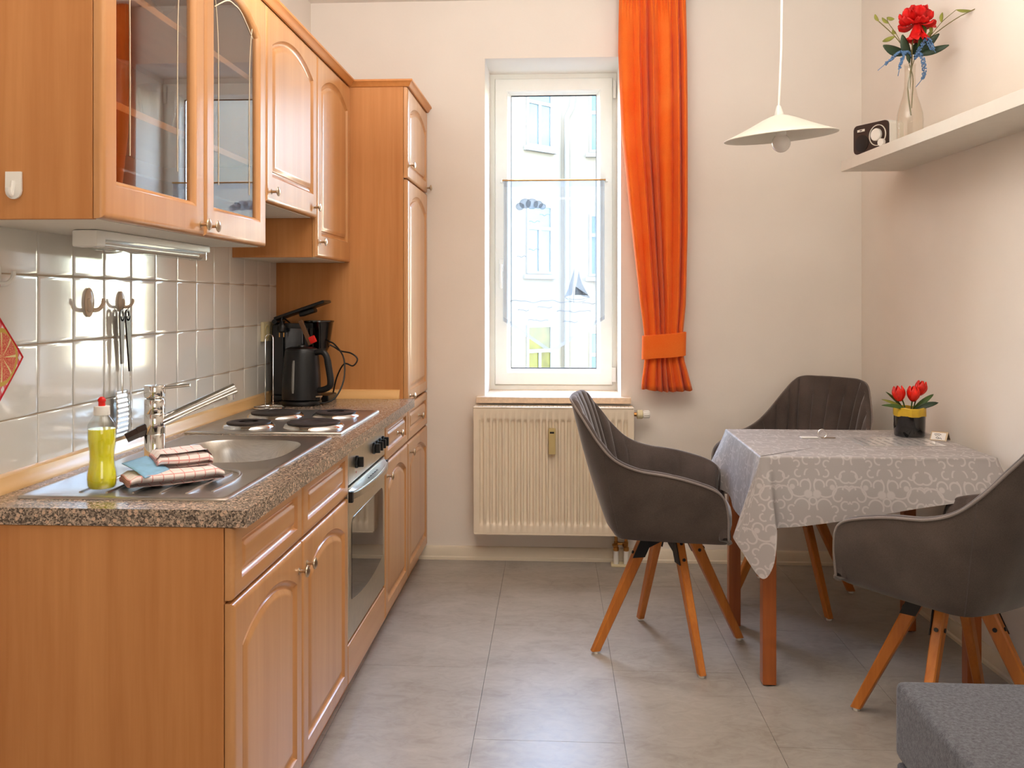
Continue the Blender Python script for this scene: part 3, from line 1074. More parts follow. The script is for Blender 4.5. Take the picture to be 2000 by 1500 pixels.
# wall cabinets
GZ0, UZ1 = 1.487, 2.270
YU = [1.832, 2.374, 2.876, 3.481, 4.032]
gc = thing('glass_wall_cabinet', 'beech wall cabinet with two glazed doors above the sink', 'cabinet', (-1.12, 2.35, GZ0))
carcass(gc, XW + 0.006, XU - 0.022, YU[0], YU[2] - 0.001, GZ0, UZ1, under='cab_white')
for z, m, xf in ((1.742, 'carcass_y', -0.99), (2.010, 'carcass_y', -0.99)):
    slab(gc, 'shelf', m, XW + 0.015, xf, YU[0] + 0.019, YU[2] - 0.02, z, z + 0.018)
MB().box(XW + 0.015, -1.0, YU[0] + 0.019, YU[2] - 0.02, 1.612, 1.618).build('glass_shelf', M['clear_glass'], gc)
for (a, b, ky) in ((YU[0], YU[1], YU[1] - 0.030), (YU[1], YU[2], YU[1] + 0.034)):
    d = front(gc, 'glass_door', XU, a, b, GZ0, UZ1, 0.055, 0.072, 0.055, 0.125, glass=True)
    ring = contour(a + 0.0015, b - 0.0015, GZ0, UZ1, 0.009, 0.055, 0.072, 0.055, 0.125)
    MB().prism([(XU - 0.0135, p[0], p[1]) for p in ring], (-0.004, 0, 0)).build('door_pane', M['cab_pane'], d)
    knob(d, XU, ky, GZ0 + 0.030)
    cy = (a + b) / 2
    et = MB()
    for s in (-1, 1):
        et.tube(smooth([(XU - 0.0128, cy + s * 0.125, 1.64), (XU - 0.0128, cy + s * 0.125, 1.90), (XU - 0.0128, cy + s * 0.130, 2.06), (XU - 0.0128, cy + s * 0.15, 2.16),
                        (XU - 0.0128, cy + s * 0.165, 2.20)], 16), 0.0013, 5)
    et.tube(smooth([(XU - 0.0128, cy - 0.155, 2.13), (XU - 0.0128, cy - 0.06, 2.178), (XU - 0.0128, cy, 2.185), (XU - 0.0128, cy + 0.06, 2.178),
                    (XU - 0.0128, cy + 0.155, 2.13)], 16), 0.002, 5)
    et.build('etched_line', M['etch'], d)

hc = thing('flap_wall_cabinet', 'short beech wall cabinet with one arched flap above the hob', 'cabinet', (-1.12, 3.18, 1.63))
carcass(hc, XW + 0.006, XU - 0.022, YU[2], YU[3] - 0.001, 1.634, UZ1, under='cab_white')
d = front(hc, 'flap_door', XU, YU[2], YU[3], 1.634, UZ1, 0.055, 0.085, 0.055, 0.115)
knob(d, XU, YU[2] + 0.050, 1.672)
knob(d, XU, YU[3] - 0.045, 1.672)
nc = thing('narrow_wall_cabinet', 'beech wall cabinet with one tall arched door beside the larder cabinet', 'cabinet', (-1.12, 3.75, 1.48))
carcass(nc, XW + 0.006, XU - 0.022, YU[3], YU[4] - 0.001, 1.484, UZ1, under='cab_white')
d = front(nc, 'door', XU, YU[3], YU[4], 1.484, UZ1, 0.055, 0.085, 0.055, 0.115)
knob(d, XU, YU[3] + 0.042, 1.545)
cn = cornice_prof(MB(), [(-1.28, YU[0], 0, -1, UZ1), (XU, YU[0], 1, -1, UZ1), (XU, YU[4] - 0.023, 1, 0, UZ1)])
tag(cn.box(XW + 0.01, XU - 0.004, YU[0] + 0.012, YU[4] - 0.024, UZ1, UZ1 + 0.004).build('cabinet_cornice', M['carcass_y'], loc=(-1.1, 2.9, UZ1)),
    'beech cornice moulding running along the top of the wall cabinets', 'cornice')

# glasses behind the cabinet panes
def goblet(x, y, z, h, r, label, name='wine_glass', group='glasses in the glazed cabinet', cut=0):
    g = MB()
    n = 20
    prof = [(r * 0.75, 0), (r * 0.72, 0.003), (0.005, 0.007), (0.004, h * 0.42), (0.008, h * 0.47), (r * 0.7, h * 0.58), (r, h * 0.75), (r * 0.94, h), (r * 0.90, h), (r * 0.94, h * 0.76), (r * 0.62, h * 0.60), (0.002, h * 0.52)]
    if cut:
        prof = [(r * 0.5, 0), (r * 0.55, 0.004)] + [(r * (0.6 + 0.4 * (k / 8) ** 0.6) * (1.03 if k % 2 else 0.97), 0.01 + (h - 0.01) * k / 8) for k in range(9)] + \
               [(r * 0.92, h), (r * 0.6, 0.02), (0.002, 0.012)]
    g.lathe(prof, (x, y, z), n)
    return tag(g.build(name, M['clear_glass'], loc=(x, y, z)), label, 'glass', group)


tops = [(2.10, 'first'), (2.28, 'second'), (2.46, 'third'), (2.64, 'fourth')]
for y, w in tops:
    goblet(-1.10, y, 2.0285, 0.17, 0.038, w + ' stemmed wine glass from the near end on the top cabinet shelf')
for y, w in ((2.14, 'first'), (2.40, 'second'), (2.68, 'third')):
    goblet(-1.09, y, 1.7605, 0.13, 0.055, w + ' cut crystal tumbler from the near end on the middle cabinet shelf', 'crystal_tumbler', 'crystal tumblers in the glazed cabinet', 1)
st = MB().tube([(-1.02, 1.905, 1.762), (-1.02, 1.955, 1.93)], 0.005, 8)
tag(st.build('cocktail_stick', M['clear_glass'], loc=(-1.02, 1.93, 1.7605)), 'thin glass stirring rod leaning inside the glazed cabinet', 'stirrer')

# white adhesive hook on the cabinet side
hk = thing('adhesive_hook', 'white plastic adhesive hook stuck on the side of the glazed cabinet', 'hook', (-1.137, 1.832, 1.557))
pl = [(-1.154, 1.831, 1.585), (-1.120, 1.831, 1.585)] + [(-1.137 + 0.017 * math.cos(t), 1.831, 1.545 - 0.017 * math.sin(t)) for t in [PI * k / 12 for k in range(13)]]
MB().prism(pl, (0, -0.006, 0), b=0.001).build('back_plate', M['white_plastic'], hk)
MB().tube(smooth([(-1.137, 1.826, 1.565), (-1.137, 1.822, 1.545), (-1.137, 1.818, 1.535), (-1.137, 1.810, 1.538), (-1.137, 1.807, 1.550)], 10), [0.005] * 11, 8).build('hook_arm', M['white_plastic'], hk)

# strip light under the glazed cabinet
sl = thing('under_cabinet_light', 'slim white strip light with clear cover fixed under the glazed cabinet', 'light', (-1.13, 2.42, 1.487))
MB().box(-1.165, -1.105, 2.11, 2.80, 1.466, 1.4865, b=0.003).build('housing', M['white_plastic'], sl)
MB().tube([(-1.135, 2.150, 1.455), (-1.135, 2.765, 1.455)], 0.010, 12).build('fluorescent_tube', M['bulb'], sl)
cov = MB()
rs = []
for y in (2.146, 2.768):
    rs.append([(-1.135 + 0.026 * math.cos(t), y, 1.468 - 0.028 * math.sin(t)) for t in [PI * k / 14 for k in range(15)]])
cov.rings(rs, False)
cov.build('clear_cover', M['clear_plastic'], sl)
MB().box(-1.166, -1.104, 2.103, 2.146, 1.446, 1.4862, b=0.005).build('end_cap', M['white_plastic'], sl)
MB().box(-1.162, -1.108, 2.769, 2.790, 1.440, 1.4862, b=0.005).build('end_cap', M['clear_plastic'], sl)
MB().tube(smooth([(-1.17, 2.40, 1.474), (-1.22, 2.46, 1.462), (-1.24, 2.58, 1.455), (-1.23, 2.70, 1.466), (-1.20, 2.76, 1.484)], 16), 0.003, 6).build('cable', M['white_plastic'], sl)

# worktop with cut-outs under the sink bowl and hob, upstands
wt = MB()
wx0, wx1, wy0, wy1 = XW + 0.008, -0.662, 1.873, 4.032
hx0, hx1, hy0, hy1 = -1.135, -0.775, 2.395, 2.815
for b in ((wx0, hx0, wy0, wy1), (hx1, wx1, wy0, wy1), (hx0, hx1, wy0, hy0), (hx0, hx1, hy1, wy1)):
    wt.box(b[0], b[1], b[2], b[3], 0.842, ZW)
tag(wt.build('worktop', M['granite'], loc=(-0.98, 2.95, 0.842)), 'speckled brown granite-look worktop along the kitchen run', 'worktop')
pr = [(XW + 0.010, ZW), (XW + 0.032, ZW), (XW + 0.032, ZW + 0.010), (XW + 0.026, ZW + 0.018), (XW + 0.022, ZW + 0.036), (XW + 0.012, ZW + 0.042), (XW + 0.010, ZW + 0.042)]
us = MB().prism([(x, 1.873, z) for x, z in pr], (0, 2.159, 0))
tag(us.build('worktop_upstand', M['pale_strip'], loc=(XW + 0.02, 2.9, ZW)), 'pale wood sealing strip along the tiled wall behind the worktop', 'trim strip')
pr = [(4.0318, ZW), (4.011, ZW), (4.011, ZW + 0.010), (4.016, ZW + 0.018), (4.022, ZW + 0.036), (4.030, ZW + 0.040), (4.0318, ZW + 0.040)]
us = MB().prism([(XW + 0.034, y, z) for y, z in pr], (0.535, 0, 0))
tag(us.build('worktop_upstand', M['pale_strip_x'], loc=(-1.0, 4.02, ZW)), 'pale wood sealing strip along the foot of the larder cabinet side', 'trim strip')

# ------------------------------------------------------------------ sink, tap, hob
sk_ = thing('kitchen_sink', 'stainless steel inset sink with one bowl and a ribbed drainer', 'sink', (-0.97, 2.42, ZW))
SXa, SXb, SYa, SYb = -1.215, -0.735, 1.955, 2.875


def supel(cx, cy, a, b, z, n=48, p=3.2):
    r = []
    for k in range(n):
        t = 2 * PI * k / n
        c, s_ = math.cos(t), math.sin(t)
        r.append((cx + a * math.copysign(abs(c) ** (2 / p), c), cy + b * math.copysign(abs(s_) ** (2 / p), s_), z))
    return r


def rect_ring(x0, x1, y0, y1, z, ref, cx, cy):
    """rectangle sampled along the rays of ref's points from (cx, cy)"""
    out = []
    for p in ref:
        dx, dy = p[0] - cx, p[1] - cy
        t = 1e9
        if dx > 1e-9:
            t = min(t, (x1 - cx) / dx)
        if dx < -1e-9:
            t = min(t, (x0 - cx) / dx)
        if dy > 1e-9:
            t = min(t, (y1 - cy) / dy)
        if dy < -1e-9:
            t = min(t, (y0 - cy) / dy)
        out.append((cx + dx * t, cy + dy * t, z))
    return out


bcx, bcy, ba, bb = -0.955, 2.605, 0.168, 0.196
fy0, fy1 = 2.33, SYb          # flange part around the bowl
ref = supel(bcx, bcy, ba, bb, 0)
bowl = MB()
fr_ = lambda i, z: rect_ring(SXa + i, SXb - i, fy0, fy1 - i, z, ref, bcx, bcy)
bowl.rings([fr_(0, ZW + 0.0005), fr_(0.0, ZW + 0.003), fr_(0.004, ZW + 0.006), fr_(0.012, ZW + 0.0065), fr_(0.020, ZW + 0.004),
            supel(bcx, bcy, ba + 0.010, bb + 0.010, ZW + 0.004), supel(bcx, bcy, ba + 0.003, bb + 0.003, ZW + 0.003), supel(bcx, bcy, ba, bb, ZW - 0.003),
            supel(bcx, bcy, ba - 0.006, bb - 0.006, ZW - 0.03), supel(bcx, bcy, ba - 0.014, bb - 0.014, ZW - 0.12), supel(bcx, bcy, ba - 0.035, bb - 0.035, ZW - 0.148),
            supel(bcx, bcy, ba - 0.07, bb - 0.07, ZW - 0.155), supel(bcx, bcy, 0.03, 0.03, ZW - 0.158, p=2), supel(bcx, bcy, 0.002, 0.002, ZW - 0.160, p=2)], True, False, True)
bowl.v = [(p[0], p[1], ZW + 0.004) if abs(p[1] - fy0) < 1e-6 else p for p in bowl.v]
bowl.build('bowl', M['steel'], sk_, ang=50)
dr = MB()
# drainer tray: raised rolled rim on three sides, shallow recess
dcx, dcy = (SXa + SXb) / 2, (SYa + fy0) / 2
ref2 = supel(dcx - 0.01, dcy + 0.02, 0.185, 0.155, 0, p=5)
fr2 = lambda i, z: rect_ring(SXa + i, SXb - i, SYa + i, fy0, z, ref2, dcx - 0.01, dcy + 0.02)
dr.rings([fr2(0, ZW + 0.0005), fr2(0, ZW + 0.003), fr2(0.004, ZW + 0.006), fr2(0.012, ZW + 0.0065), fr2(0.020, ZW + 0.004),
          supel(dcx - 0.01, dcy + 0.02, 0.190, 0.160, ZW + 0.004, p=5), supel(dcx - 0.01, dcy + 0.02, 0.182, 0.152, ZW + 0.0018, p=5),
          supel(dcx - 0.01, dcy + 0.02, 0.05, 0.04, ZW + 0.0012, p=5)], True, False, True)
dr.v = [(p[0], p[1], ZW + 0.004) if abs(p[1] - fy0) < 1e-6 else p for p in dr.v]
dr.build('drainer', M['steel'], sk_, ang=50)
rb_ = MB()
for k in range(5):
    x = -1.10 + 0.062 * k
    rb_.tube(smooth([(x, 2.02, ZW + 0.0015), (x + 0.005, 2.16, ZW + 0.0035), (x + 0.015 * (1 if k > 2 else 0), 2.26, ZW + 0.002)], 8), 0.0035, 8)
rb_.tube(smooth([(-0.80, 2.04, ZW + 0.002), (-0.795, 2.18, ZW + 0.004), (-0.82, 2.27, ZW + 0.004), (-0.88, 2.31, ZW + 0.003)], 14), 0.004, 8)
ro = rb_.build('drainer_ribs', M['steel'], sk_)
ro['kind'] = 'stuff'
MB().lathe([(0.038, 0), (0.038, 0.002), (0.020, 0.004), (0.012, 0.001)], (bcx, bcy, ZW - 0.1585), 24).build('drain_strainer', M['chrome'], sk_)

tp = thing('kitchen_tap', 'chrome single-lever mixer tap behind the sink bowl', 'tap', (-1.100, 2.400, ZW + 0.0045))
TXc, TYc, TZ0 = -1.100, 2.400, ZW + 0.0045
MB().lathe([(0.029, 0), (0.029, 0.003), (0.0265, 0.006), (0.0265, 0.075), (0.0258, 0.076), (0.0265, 0.077), (0.0265, 0.130), (0.0258, 0.131), (0.0265, 0.132), (0.0265, 0.166), (0.024, 0.170), (0.020, 0.171)],
           (TXc, TYc, TZ0), 32).build('body', M['chrome'], tp)
hd = MB().lathe([(0.020, 0.1705), (0.0255, 0.174), (0.0272, 0.178), (0.0272, 0.204), (0.0262, 0.2065), (0.02, 0.2075)], (TXc, TYc, TZ0), 32)
hd.build('lever_head', M['chrome'], tp)
MB().tube([(TXc + 0.020, TYc, TZ0 + 0.199), (TXc + 0.096, TYc + 0.004, TZ0 + 0.207)], 0.0042, 10).build('lever', M['chrome'], tp)
sp = MB().tube([(TXc - 0.005, TYc - 0.005, TZ0 + 0.098), (TXc + 0.185, TYc + 0.10, TZ0 + 0.190)], 0.0155, 20)
sp.build('spout', M['chrome'], tp)
MB().cyl((TXc + 0.173, TYc + 0.0935, TZ0 + 0.178), (TXc + 0.173, TYc + 0.0935, TZ0 + 0.158), 0.0115, n=18).build('aerator', M['chrome'], tp)
MB().tube([(TXc - 0.01, TYc - 0.006, TZ0 + 0.094), (TXc - 0.036, TYc - 0.020, TZ0 + 0.082), (TXc - 0.0365, TYc - 0.0203, TZ0 + 0.0817), (TXc - 0.062, TYc - 0.034, TZ0 + 0.068)],
          [0.017, 0.017, 0.0155, 0.0135], 6).build('spout_nut', M['brown_plastic'], tp)

hb_ = thing('electric_hob', 'steel built-in electric hob with four dark cast iron plates', 'hob', (-0.97, 3.245, ZW))
hm = MB()
HX0, HX1, HY0, HY1 = -1.245, -0.722, 2.935, 3.545
rr = lambda i, z: [(HX0 + i, HY0 + i, z), (HX1 - i, HY0 + i, z), (HX1 - i, HY1 - i, z), (HX0 + i, HY1 - i, z)]
hm.rings([rr(0, ZW + 0.0005), rr(0, ZW + 0.004), rr(0.003, ZW + 0.0075), rr(0.010, ZW + 0.008), rr(0.022, ZW + 0.0045), rr(0.03, ZW + 0.004)], True, False, True)
hm.build('hob_frame', M['steel'], hb_, ang=50)
for x, y, r in ((-1.085, 3.095, 0.078), (-0.860, 3.105, 0.094), (-1.080, 3.375, 0.094), (-0.855, 3.390, 0.078)):
    z = ZW + 0.004
    pl_ = MB().lathe([(r - 0.004, 0.008), (r - 0.003, 0.016), (r - 0.010, 0.018), (r - 0.028, 0.0185), (r - 0.030, 0.0178), (r - 0.060, 0.0178), (0.032, 0.0178), (0.030, 0.0165), (0.002, 0.0165)], (x, y, z), 40)
    pl_.build('hotplate', M['iron'], hb_)
    MB().lathe([(r + 0.010, 0.0), (r + 0.006, 0.006), (r, 0.010), (r - 0.0035, 0.011), (r - 0.0035, 0.003)], (x, y, z), 40, cap0=False, cap1=False).build('plate_ring', M['chrome'], hb_)
MB().cyl((-0.966, 3.243, ZW + 0.004), (-0.966, 3.243, ZW + 0.0065), 0.018, n=20).build('hob_badge', M['black_plastic'], hb_)

# ------------------------------------------------------------------ things on the worktop
bt = thing('dish_soap_bottle', 'clear bottle of yellow dish soap with a red cap on the drainer', 'bottle', (-1.062, 2.045, ZW + 0.006))
bz = ZW + 0.006
body = [(0.020, 0.0), (0.028, 0.002), (0.0315, 0.008), (0.0325, 0.022), (0.0315, 0.036), (0.0285, 0.052), (0.0270, 0.068), (0.0275, 0.086), (0.0300, 0.102), (0.0312, 0.116), (0.0312, 0.138),
        (0.0300, 0.148), (0.0245, 0.159), (0.0190, 0.166), (0.0160, 0.170), (0.0160, 0.174)]
MB().lathe(body, (-1.062, 2.045, bz), 32).build('clear_body', M['clear_plastic'], bt)
liq = [(r - 0.0015, z + 0.0015) for r, z in body if z < 0.13] + [(0.0296, 0.138), (0.0296, 0.1385)]
MB().lathe(liq, (-1.062, 2.045, bz), 32).build('soap', M['soap'], bt)
MB().lathe([(0.0175, 0.170), (0.0178, 0.172), (0.0172, 0.190), (0.016, 0.191)], (-1.062, 2.045, bz), 24).build('cap', M['white_plastic'], bt)
MB().lathe([(0.0075, 0.1905), (0.0075, 0.200), (0.0090, 0.202), (0.0088, 0.206), (0.0055, 0.210), (0.003, 0.212)], (-1.062, 2.045, bz), 16).build('nozzle', M['red'], bt)


def folded_towel(cx, cy, z, ang, L, W, layers, label, th=0.008, sag=0.0, tilt=0.0):
    """concertina-folded cloth: a serpentine profile (across W) extruded along L"""
    prof = []
    z0 = 0.0
    half = W / 2
    K = 10
    for i in range(layers):
        d = 1 if i % 2 == 0 else -1
        zz = (i + 0.5) * th
        for k in range(K + 1):
            prof.append((d * lerp(-half + th / 2, half - th / 2 - 0.004 * i, k / K), zz))
        if i < layers - 1:
            for k in range(1, 5):
                a = -PI / 2 + PI * k / 5
                prof.append((d * (half - th / 2 - 0.004 * i + math.cos(a) * th * 0.5), zz + th / 2 + math.sin(a) * th / 2))
    ca, sa = math.cos(ang), math.sin(ang)
    n = 14
    t2 = th * 0.42
    acc = [0.0]
    for a, b in zip(prof, prof[1:]):
        acc.append(acc[-1] + math.hypot(a[0] - b[0], a[1] - b[1]))
    mb = MB()

    def side(sgn):
        rows, uvs = [], []
        for j in range(n + 1):
            v = j / n
            row, ur = [], []
            for i, (p, q) in enumerate(prof):
                a, b = prof[max(i - 1, 0)], prof[min(i + 1, len(prof) - 1)]
                tx, tz = b[0] - a[0], b[1] - a[1]
                m = math.hypot(tx, tz) or 1
                px_, pz_ = p - sgn * tz / m * t2, q + sgn * tx / m * t2
                endc = 1 - 0.35 * max(0, abs(2 * v - 1) - 0.86) / 0.14
                l = (v - 0.5) * L
                zz = 0.001 + t2 + pz_ * endc + sag * math.sin(PI * v) + tilt * v + 0.0015 * math.sin(9 * px_ / W + 5 * v)
                row.append((cx + ca * l - sa * px_, cy + sa * l + ca * px_, z + max(zz, 0.0006)))
                ur.append((acc[i], v * L))
            rows.append(row)
            uvs.append(ur)
        return rows, uvs
    for sgn in (1, -1):
        r, u = side(sgn)
        if sgn < 0:
            r.reverse()
            u.reverse()
        mb.rings(r, False, uvs=u)
    a, _ = side(1)
    b, _ = side(-1)
    for k in (0, n):
        vs = a[k] + b[k]
        m = len(a[k])
        mb.add(vs, [(i, i + 1, m + i + 1, m + i) for i in range(m - 1)], [(0.005 + 0.01 * (i % m), 0.001) for i in range(2 * m)])
    o = mb.build('folded_towel', M['towel'], loc=(cx, cy, z), ang=60)
    return tag(o, label, 'towel', 'folded red and white tea towels')


folded_towel(-0.935, 2.135, ZW + 0.005, math.radians(38), 0.215, 0.115, 3, 'wider lower red and white checked tea towel lying on the drainer', 0.009)
folded_towel(-0.940, 2.195, ZW + 0.034, math.radians(36), 0.130, 0.105, 4, 'smaller red and white tea towel folded on top of another towel', 0.0085)
bc = MB()
bc.grid(lambda u, v: (lerp(-1.045, -0.955, u) + 0.02 * v, lerp(2.105, 2.035, u) + 0.085 * v, ZW + 0.053 - 0.020 * u + 0.003 * math.sin(PI * u) + 0.004 * v), 10, 8)
tag(bc.build('paper_packet', M['blue_paper'], loc=(-1.0, 2.11, ZW + 0.037), solid=0.0015), 'pale blue paper packet lying on the end of the lower tea towel', 'packet')

# paper-roll holder
ph = thing('roll_holder', 'bent wire kitchen roll holder standing empty beside the kettle', 'holder', (-1.192, 3.640, ZW))
HXc, HYc = -1.192, 3.640
loop = [(HXc - 0.016, HYc, ZW + 0.012)] + [(HXc - 0.016, HYc, ZW + 0.28)] + [(HXc - 0.016 * math.cos(t), HYc, ZW + 0.285 + 0.016 * math.sin(t)) for t in [PI * k / 10 for k in range(1, 10)]] + \
       [(HXc + 0.016, HYc, ZW + 0.28), (HXc + 0.016, HYc, ZW + 0.012)]
MB().tube(loop, 0.0019, 8).build('wire_loop', M['chrome'], ph)
MB().tube([(HXc + 0.062 * math.cos(2 * PI * k / 28), HYc + 0.062 * math.sin(2 * PI * k / 28), ZW + 0.004) for k in range(28)], 0.003, 8, closed=True).build('base_ring', M['chrome'], ph)
bmx = MB()
bmx.tube([(HXc - 0.062, HYc, ZW + 0.006), (HXc + 0.062, HYc, ZW + 0.006)], 0.0028, 8)
bmx.tube([(HXc - 0.016, HYc, ZW + 0.013), (HXc - 0.016, HYc, ZW + 0.004)], 0.0026, 8)
bmx.tube([(HXc + 0.016, HYc, ZW + 0.013), (HXc + 0.016, HYc, ZW + 0.004)], 0.0026, 8)
bmx.build('base_bar', M['chrome'], ph)

# kettle
kx, ky, kz = -1.098, 3.775, ZW
kt = thing('electric_kettle', 'matt black electric kettle with water gauge standing before the coffee maker', 'kettle', (kx, ky, kz))
MB().lathe([(0.070, 0.0005), (0.082, 0.002), (0.084, 0.010), (0.082, 0.018), (0.076, 0.022)], (kx, ky, kz), 36).build('power_base', M['black_plastic'], kt)
MB().lathe([(0.076, 0.0225), (0.0805, 0.026), (0.0805, 0.060), (0.0785, 0.120), (0.0735, 0.185), (0.0690, 0.222), (0.0665, 0.228)], (kx, ky, kz), 40).build('body', M['black_metal'], kt)
MB().lathe([(0.0665, 0.2285), (0.064, 0.236), (0.050, 0.242), (0.018, 0.244), (0.016, 0.250), (0.002, 0.252)], (kx, ky, kz), 36).build('lid', M['black_plastic'], kt)
MB().tube(smooth([(kx + 0.058, ky - 0.015, kz + 0.218), (kx + 0.092, ky - 0.02, kz + 0.224), (kx + 0.112, ky - 0.024, kz + 0.205), (kx + 0.122, ky - 0.026, kz + 0.160), (kx + 0.131, ky - 0.028, kz + 0.105),
                  (kx + 0.126, ky - 0.027, kz + 0.080), (kx + 0.100, ky - 0.022, kz + 0.066), (kx + 0.072, ky - 0.018, kz + 0.062)], 28), [0.013] * 10 + [0.0145] * 10 + [0.013] * 9, 14).build('handle', M['black_metal'], kt)
ga = MB()
R = Matrix.Rotation(math.radians(-100), 4, 'Z')
for k in range(1):
    pts = []
    for j in range(9):
        z = lerp(0.055, 0.190, j / 8)
        r = interp([(0.026, 0.0805), (0.06, 0.0805), (0.12, 0.0785), (0.185, 0.0735), (0.222, 0.069)], z) - 0.0015
        pts.append(Vector((kx, ky, kz)) + (R @ Vector((r, 0, z))))
    ga.tube(pts, [0.005] + [0.0065] * 7 + [0.005], 8)
ga.build('water_gauge', plain('grey_gauge', (120, 116, 110), 0.25), kt)
MB().box(kx + 0.066, kx + 0.092, ky - 0.038, ky - 0.010, kz + 0.034, kz + 0.041, b=0.002).build('switch', M['knob_metal'], kt)
MB().box(kx + 0.070, kx + 0.088, ky - 0.036, ky - 0.012, kz + 0.021, kz + 0.034, b=0.002).build('switch_mount', M['black_plastic'], kt)
MB().tube(smooth([(kx + 0.07, ky, kz + 0.010), (kx + 0.10, ky + 0.005, kz + 0.008), (kx + 0.140, ky + 0.02, kz + 0.030), (kx + 0.165, ky + 0.06, kz + 0.10), (kx + 0.155, ky + 0.10, kz + 0.19),
                  (kx + 0.11, ky + 0.13, kz + 0.245), (kx + 0.08, ky + 0.14, kz + 0.26)], 26), 0.0035, 8).build('power_cord', M['black_plastic'], kt)

# coffee maker
cx_, cy_, cz_ = -1.165, 3.925, ZW
cf = thing('coffee_maker', 'black filter coffee maker with raised lid in the worktop corner', 'coffee maker', (cx_, cy_, cz_))
MB().box(-1.258, -1.005, 3.862, 4.005, cz_, cz_ + 0.030, b=0.008).build('base', M['black_plastic'], cf)
MB().box(-1.256, -1.205, 3.868, 3.998, cz_ + 0.028, cz_ + 0.335, b=0.008).build('rear_column', M['black_plastic'], cf)
MB().box(-1.204, -1.120, 3.874, 3.992, cz_ + 0.190, cz_ + 0.335, b=0.010).build('water_tank', plain('smoked_tank', (40, 42, 46), 0.15, coat=0.5), cf)
MB().box(-1.204, -1.075, 3.864, 3.8725, cz_ + 0.318, cz_ + 0.340, b=0.003).build('top_rim', M['black_plastic'], cf)
MB().lathe([(0.036, 0.215), (0.046, 0.235), (0.062, 0.340), (0.066, 0.345), (0.066, 0.350), (0.060, 0.350), (0.044, 0.24)], (-1.066, 3.930, cz_), 28).build('filter_basket', M['black_gloss'], cf)
MB().box(-1.118, -1.100, 3.880, 3.985, cz_ + 0.030, cz_ + 0.340, b=0.006).build('front_column', M['black_plastic'], cf)
lidm = Matrix.Translation((-1.245, 3.93, cz_ + 0.352)) @ Matrix.Rotation(math.radians(-19), 4, 'Y')
MB().box(0.0, 0.232, -0.062, 0.062, 0.0, 0.014, b=0.005, mat=lidm).build('lid', M['black_plastic'], cf)
MB().box(0.10, 0.17, -0.030, 0.030, -0.020, -0.001, b=0.006, mat=lidm).build('lid_spreader', M['black_plastic'], cf)
MB().cyl((-1.246, 3.872, cz_ + 0.346), (-1.246, 3.992, cz_ + 0.346), 0.011, n=12).build('lid_hinge', M['black_plastic'], cf)
pg = MB().lathe([(0.010, 0.0), (0.018, 0.006), (0.019, 0.026), (0.012, 0.036), (0.006, 0.050)], (-1.205, 3.845, cz_ + 0.300), 16)
pgo = pg.build('plug', M['black_plastic'], cf)
for dx in (-0.0095, 0.0095):
    MB().cyl((-1.205 + dx, 3.845, cz_ + 0.300), (-1.205 + dx, 3.845, cz_ + 0.281), 0.0024, n=8).build('plug_pin', M['brass'], pgo)
MB().tube(smooth([(-1.205, 3.845, cz_ + 0.349), (-1.20, 3.86, cz_ + 0.362), (-1.15, 3.95, cz_ + 0.300), (-1.03, 3.992, cz_ + 0.24), (-0.985, 3.985, cz_ + 0.215), (-0.935, 3.975, cz_ + 0.205),
                  (-0.905, 3.97, cz_ + 0.180), (-0.925, 3.97, cz_ + 0.150), (-0.965, 3.975, cz_ + 0.158), (-1.0, 3.985, cz_ + 0.10), (-1.02, 3.99, cz_ + 0.02)], 50), 0.0034, 8).build('power_cord', M['black_plastic'], cf)
scm = Matrix.Translation((-1.070, 3.822, cz_ + 0.246)) @ Matrix.Rotation(math.radians(-24), 4, 'Y')
cs = thing('wooden_scoop', 'dark wooden scoop with a red clip leaning above the kettle lid', 'scoop', (-1.066, 3.822, cz_ + 0.246))
MB().box(-0.010, 0.010, -0.005, 0.005, 0.004, 0.118, b=0.004, mat=scm).build('handle', M['brown_wood'], cs)
MB().box(-0.012, 0.016, -0.007, 0.007, 0.006, 0.036, b=0.004, mat=scm @ Matrix.Translation((0.014, 0, 0))).build('clip', M['red'], cs)

# socket
so = thing('wall_socket', 'cream double wall socket on the tiles behind the coffee maker', 'socket', (-1.280, 3.893, 1.185))
MB().box(-1.2866, -1.272, 3.812, 3.985, 1.140, 1.224, b=0.004).build('cover_plate', M['cream_plastic'], so)
for y in (3.857, 3.940):
    MB().lathe([(0.030, 0.0), (0.029, 0.003), (0.022, 0.003), (0.020, -0.004), (0.002, -0.004)], (-1.2722, y, 1.182), 24, rot_axis((1, 0, 0))).build('socket_well', M['beige_plastic'], so)

# hooks on the tiles
def tile_hook(y, z, k, name, label, mat):
    t = thing(name, label, 'hook', (-1.2863, y, z))
    pts = [(0.0, -0.040), (0.011, -0.036), (0.014, -0.020), (0.018, 0.0), (0.017, 0.022), (0.011, 0.034), (0.0, 0.037)]
    x0 = -1.2863
    b = MB()
    b.ell((x0 + 0.003, y, z), 0.010 * k, 0.019 * k, 0.038 * k, 16, 12)
    b.build('back_plate', M[mat], t)
    for s in (-1, 1):
        MB().tube(smooth([(x0 + 0.008, y + s * 0.008 * k, z - 0.020 * k), (x0 + 0.018, y + s * 0.022 * k, z - 0.018 * k), (x0 + 0.024, y + s * 0.034 * k, z - 0.004 * k), (x0 + 0.024, y + s * 0.037 * k, z + 0.010 * k)], 12),
                  [0.0055 * k] * 11 + [0.0045 * k] * 2, 8).build('prong', M[mat], t)
    return t


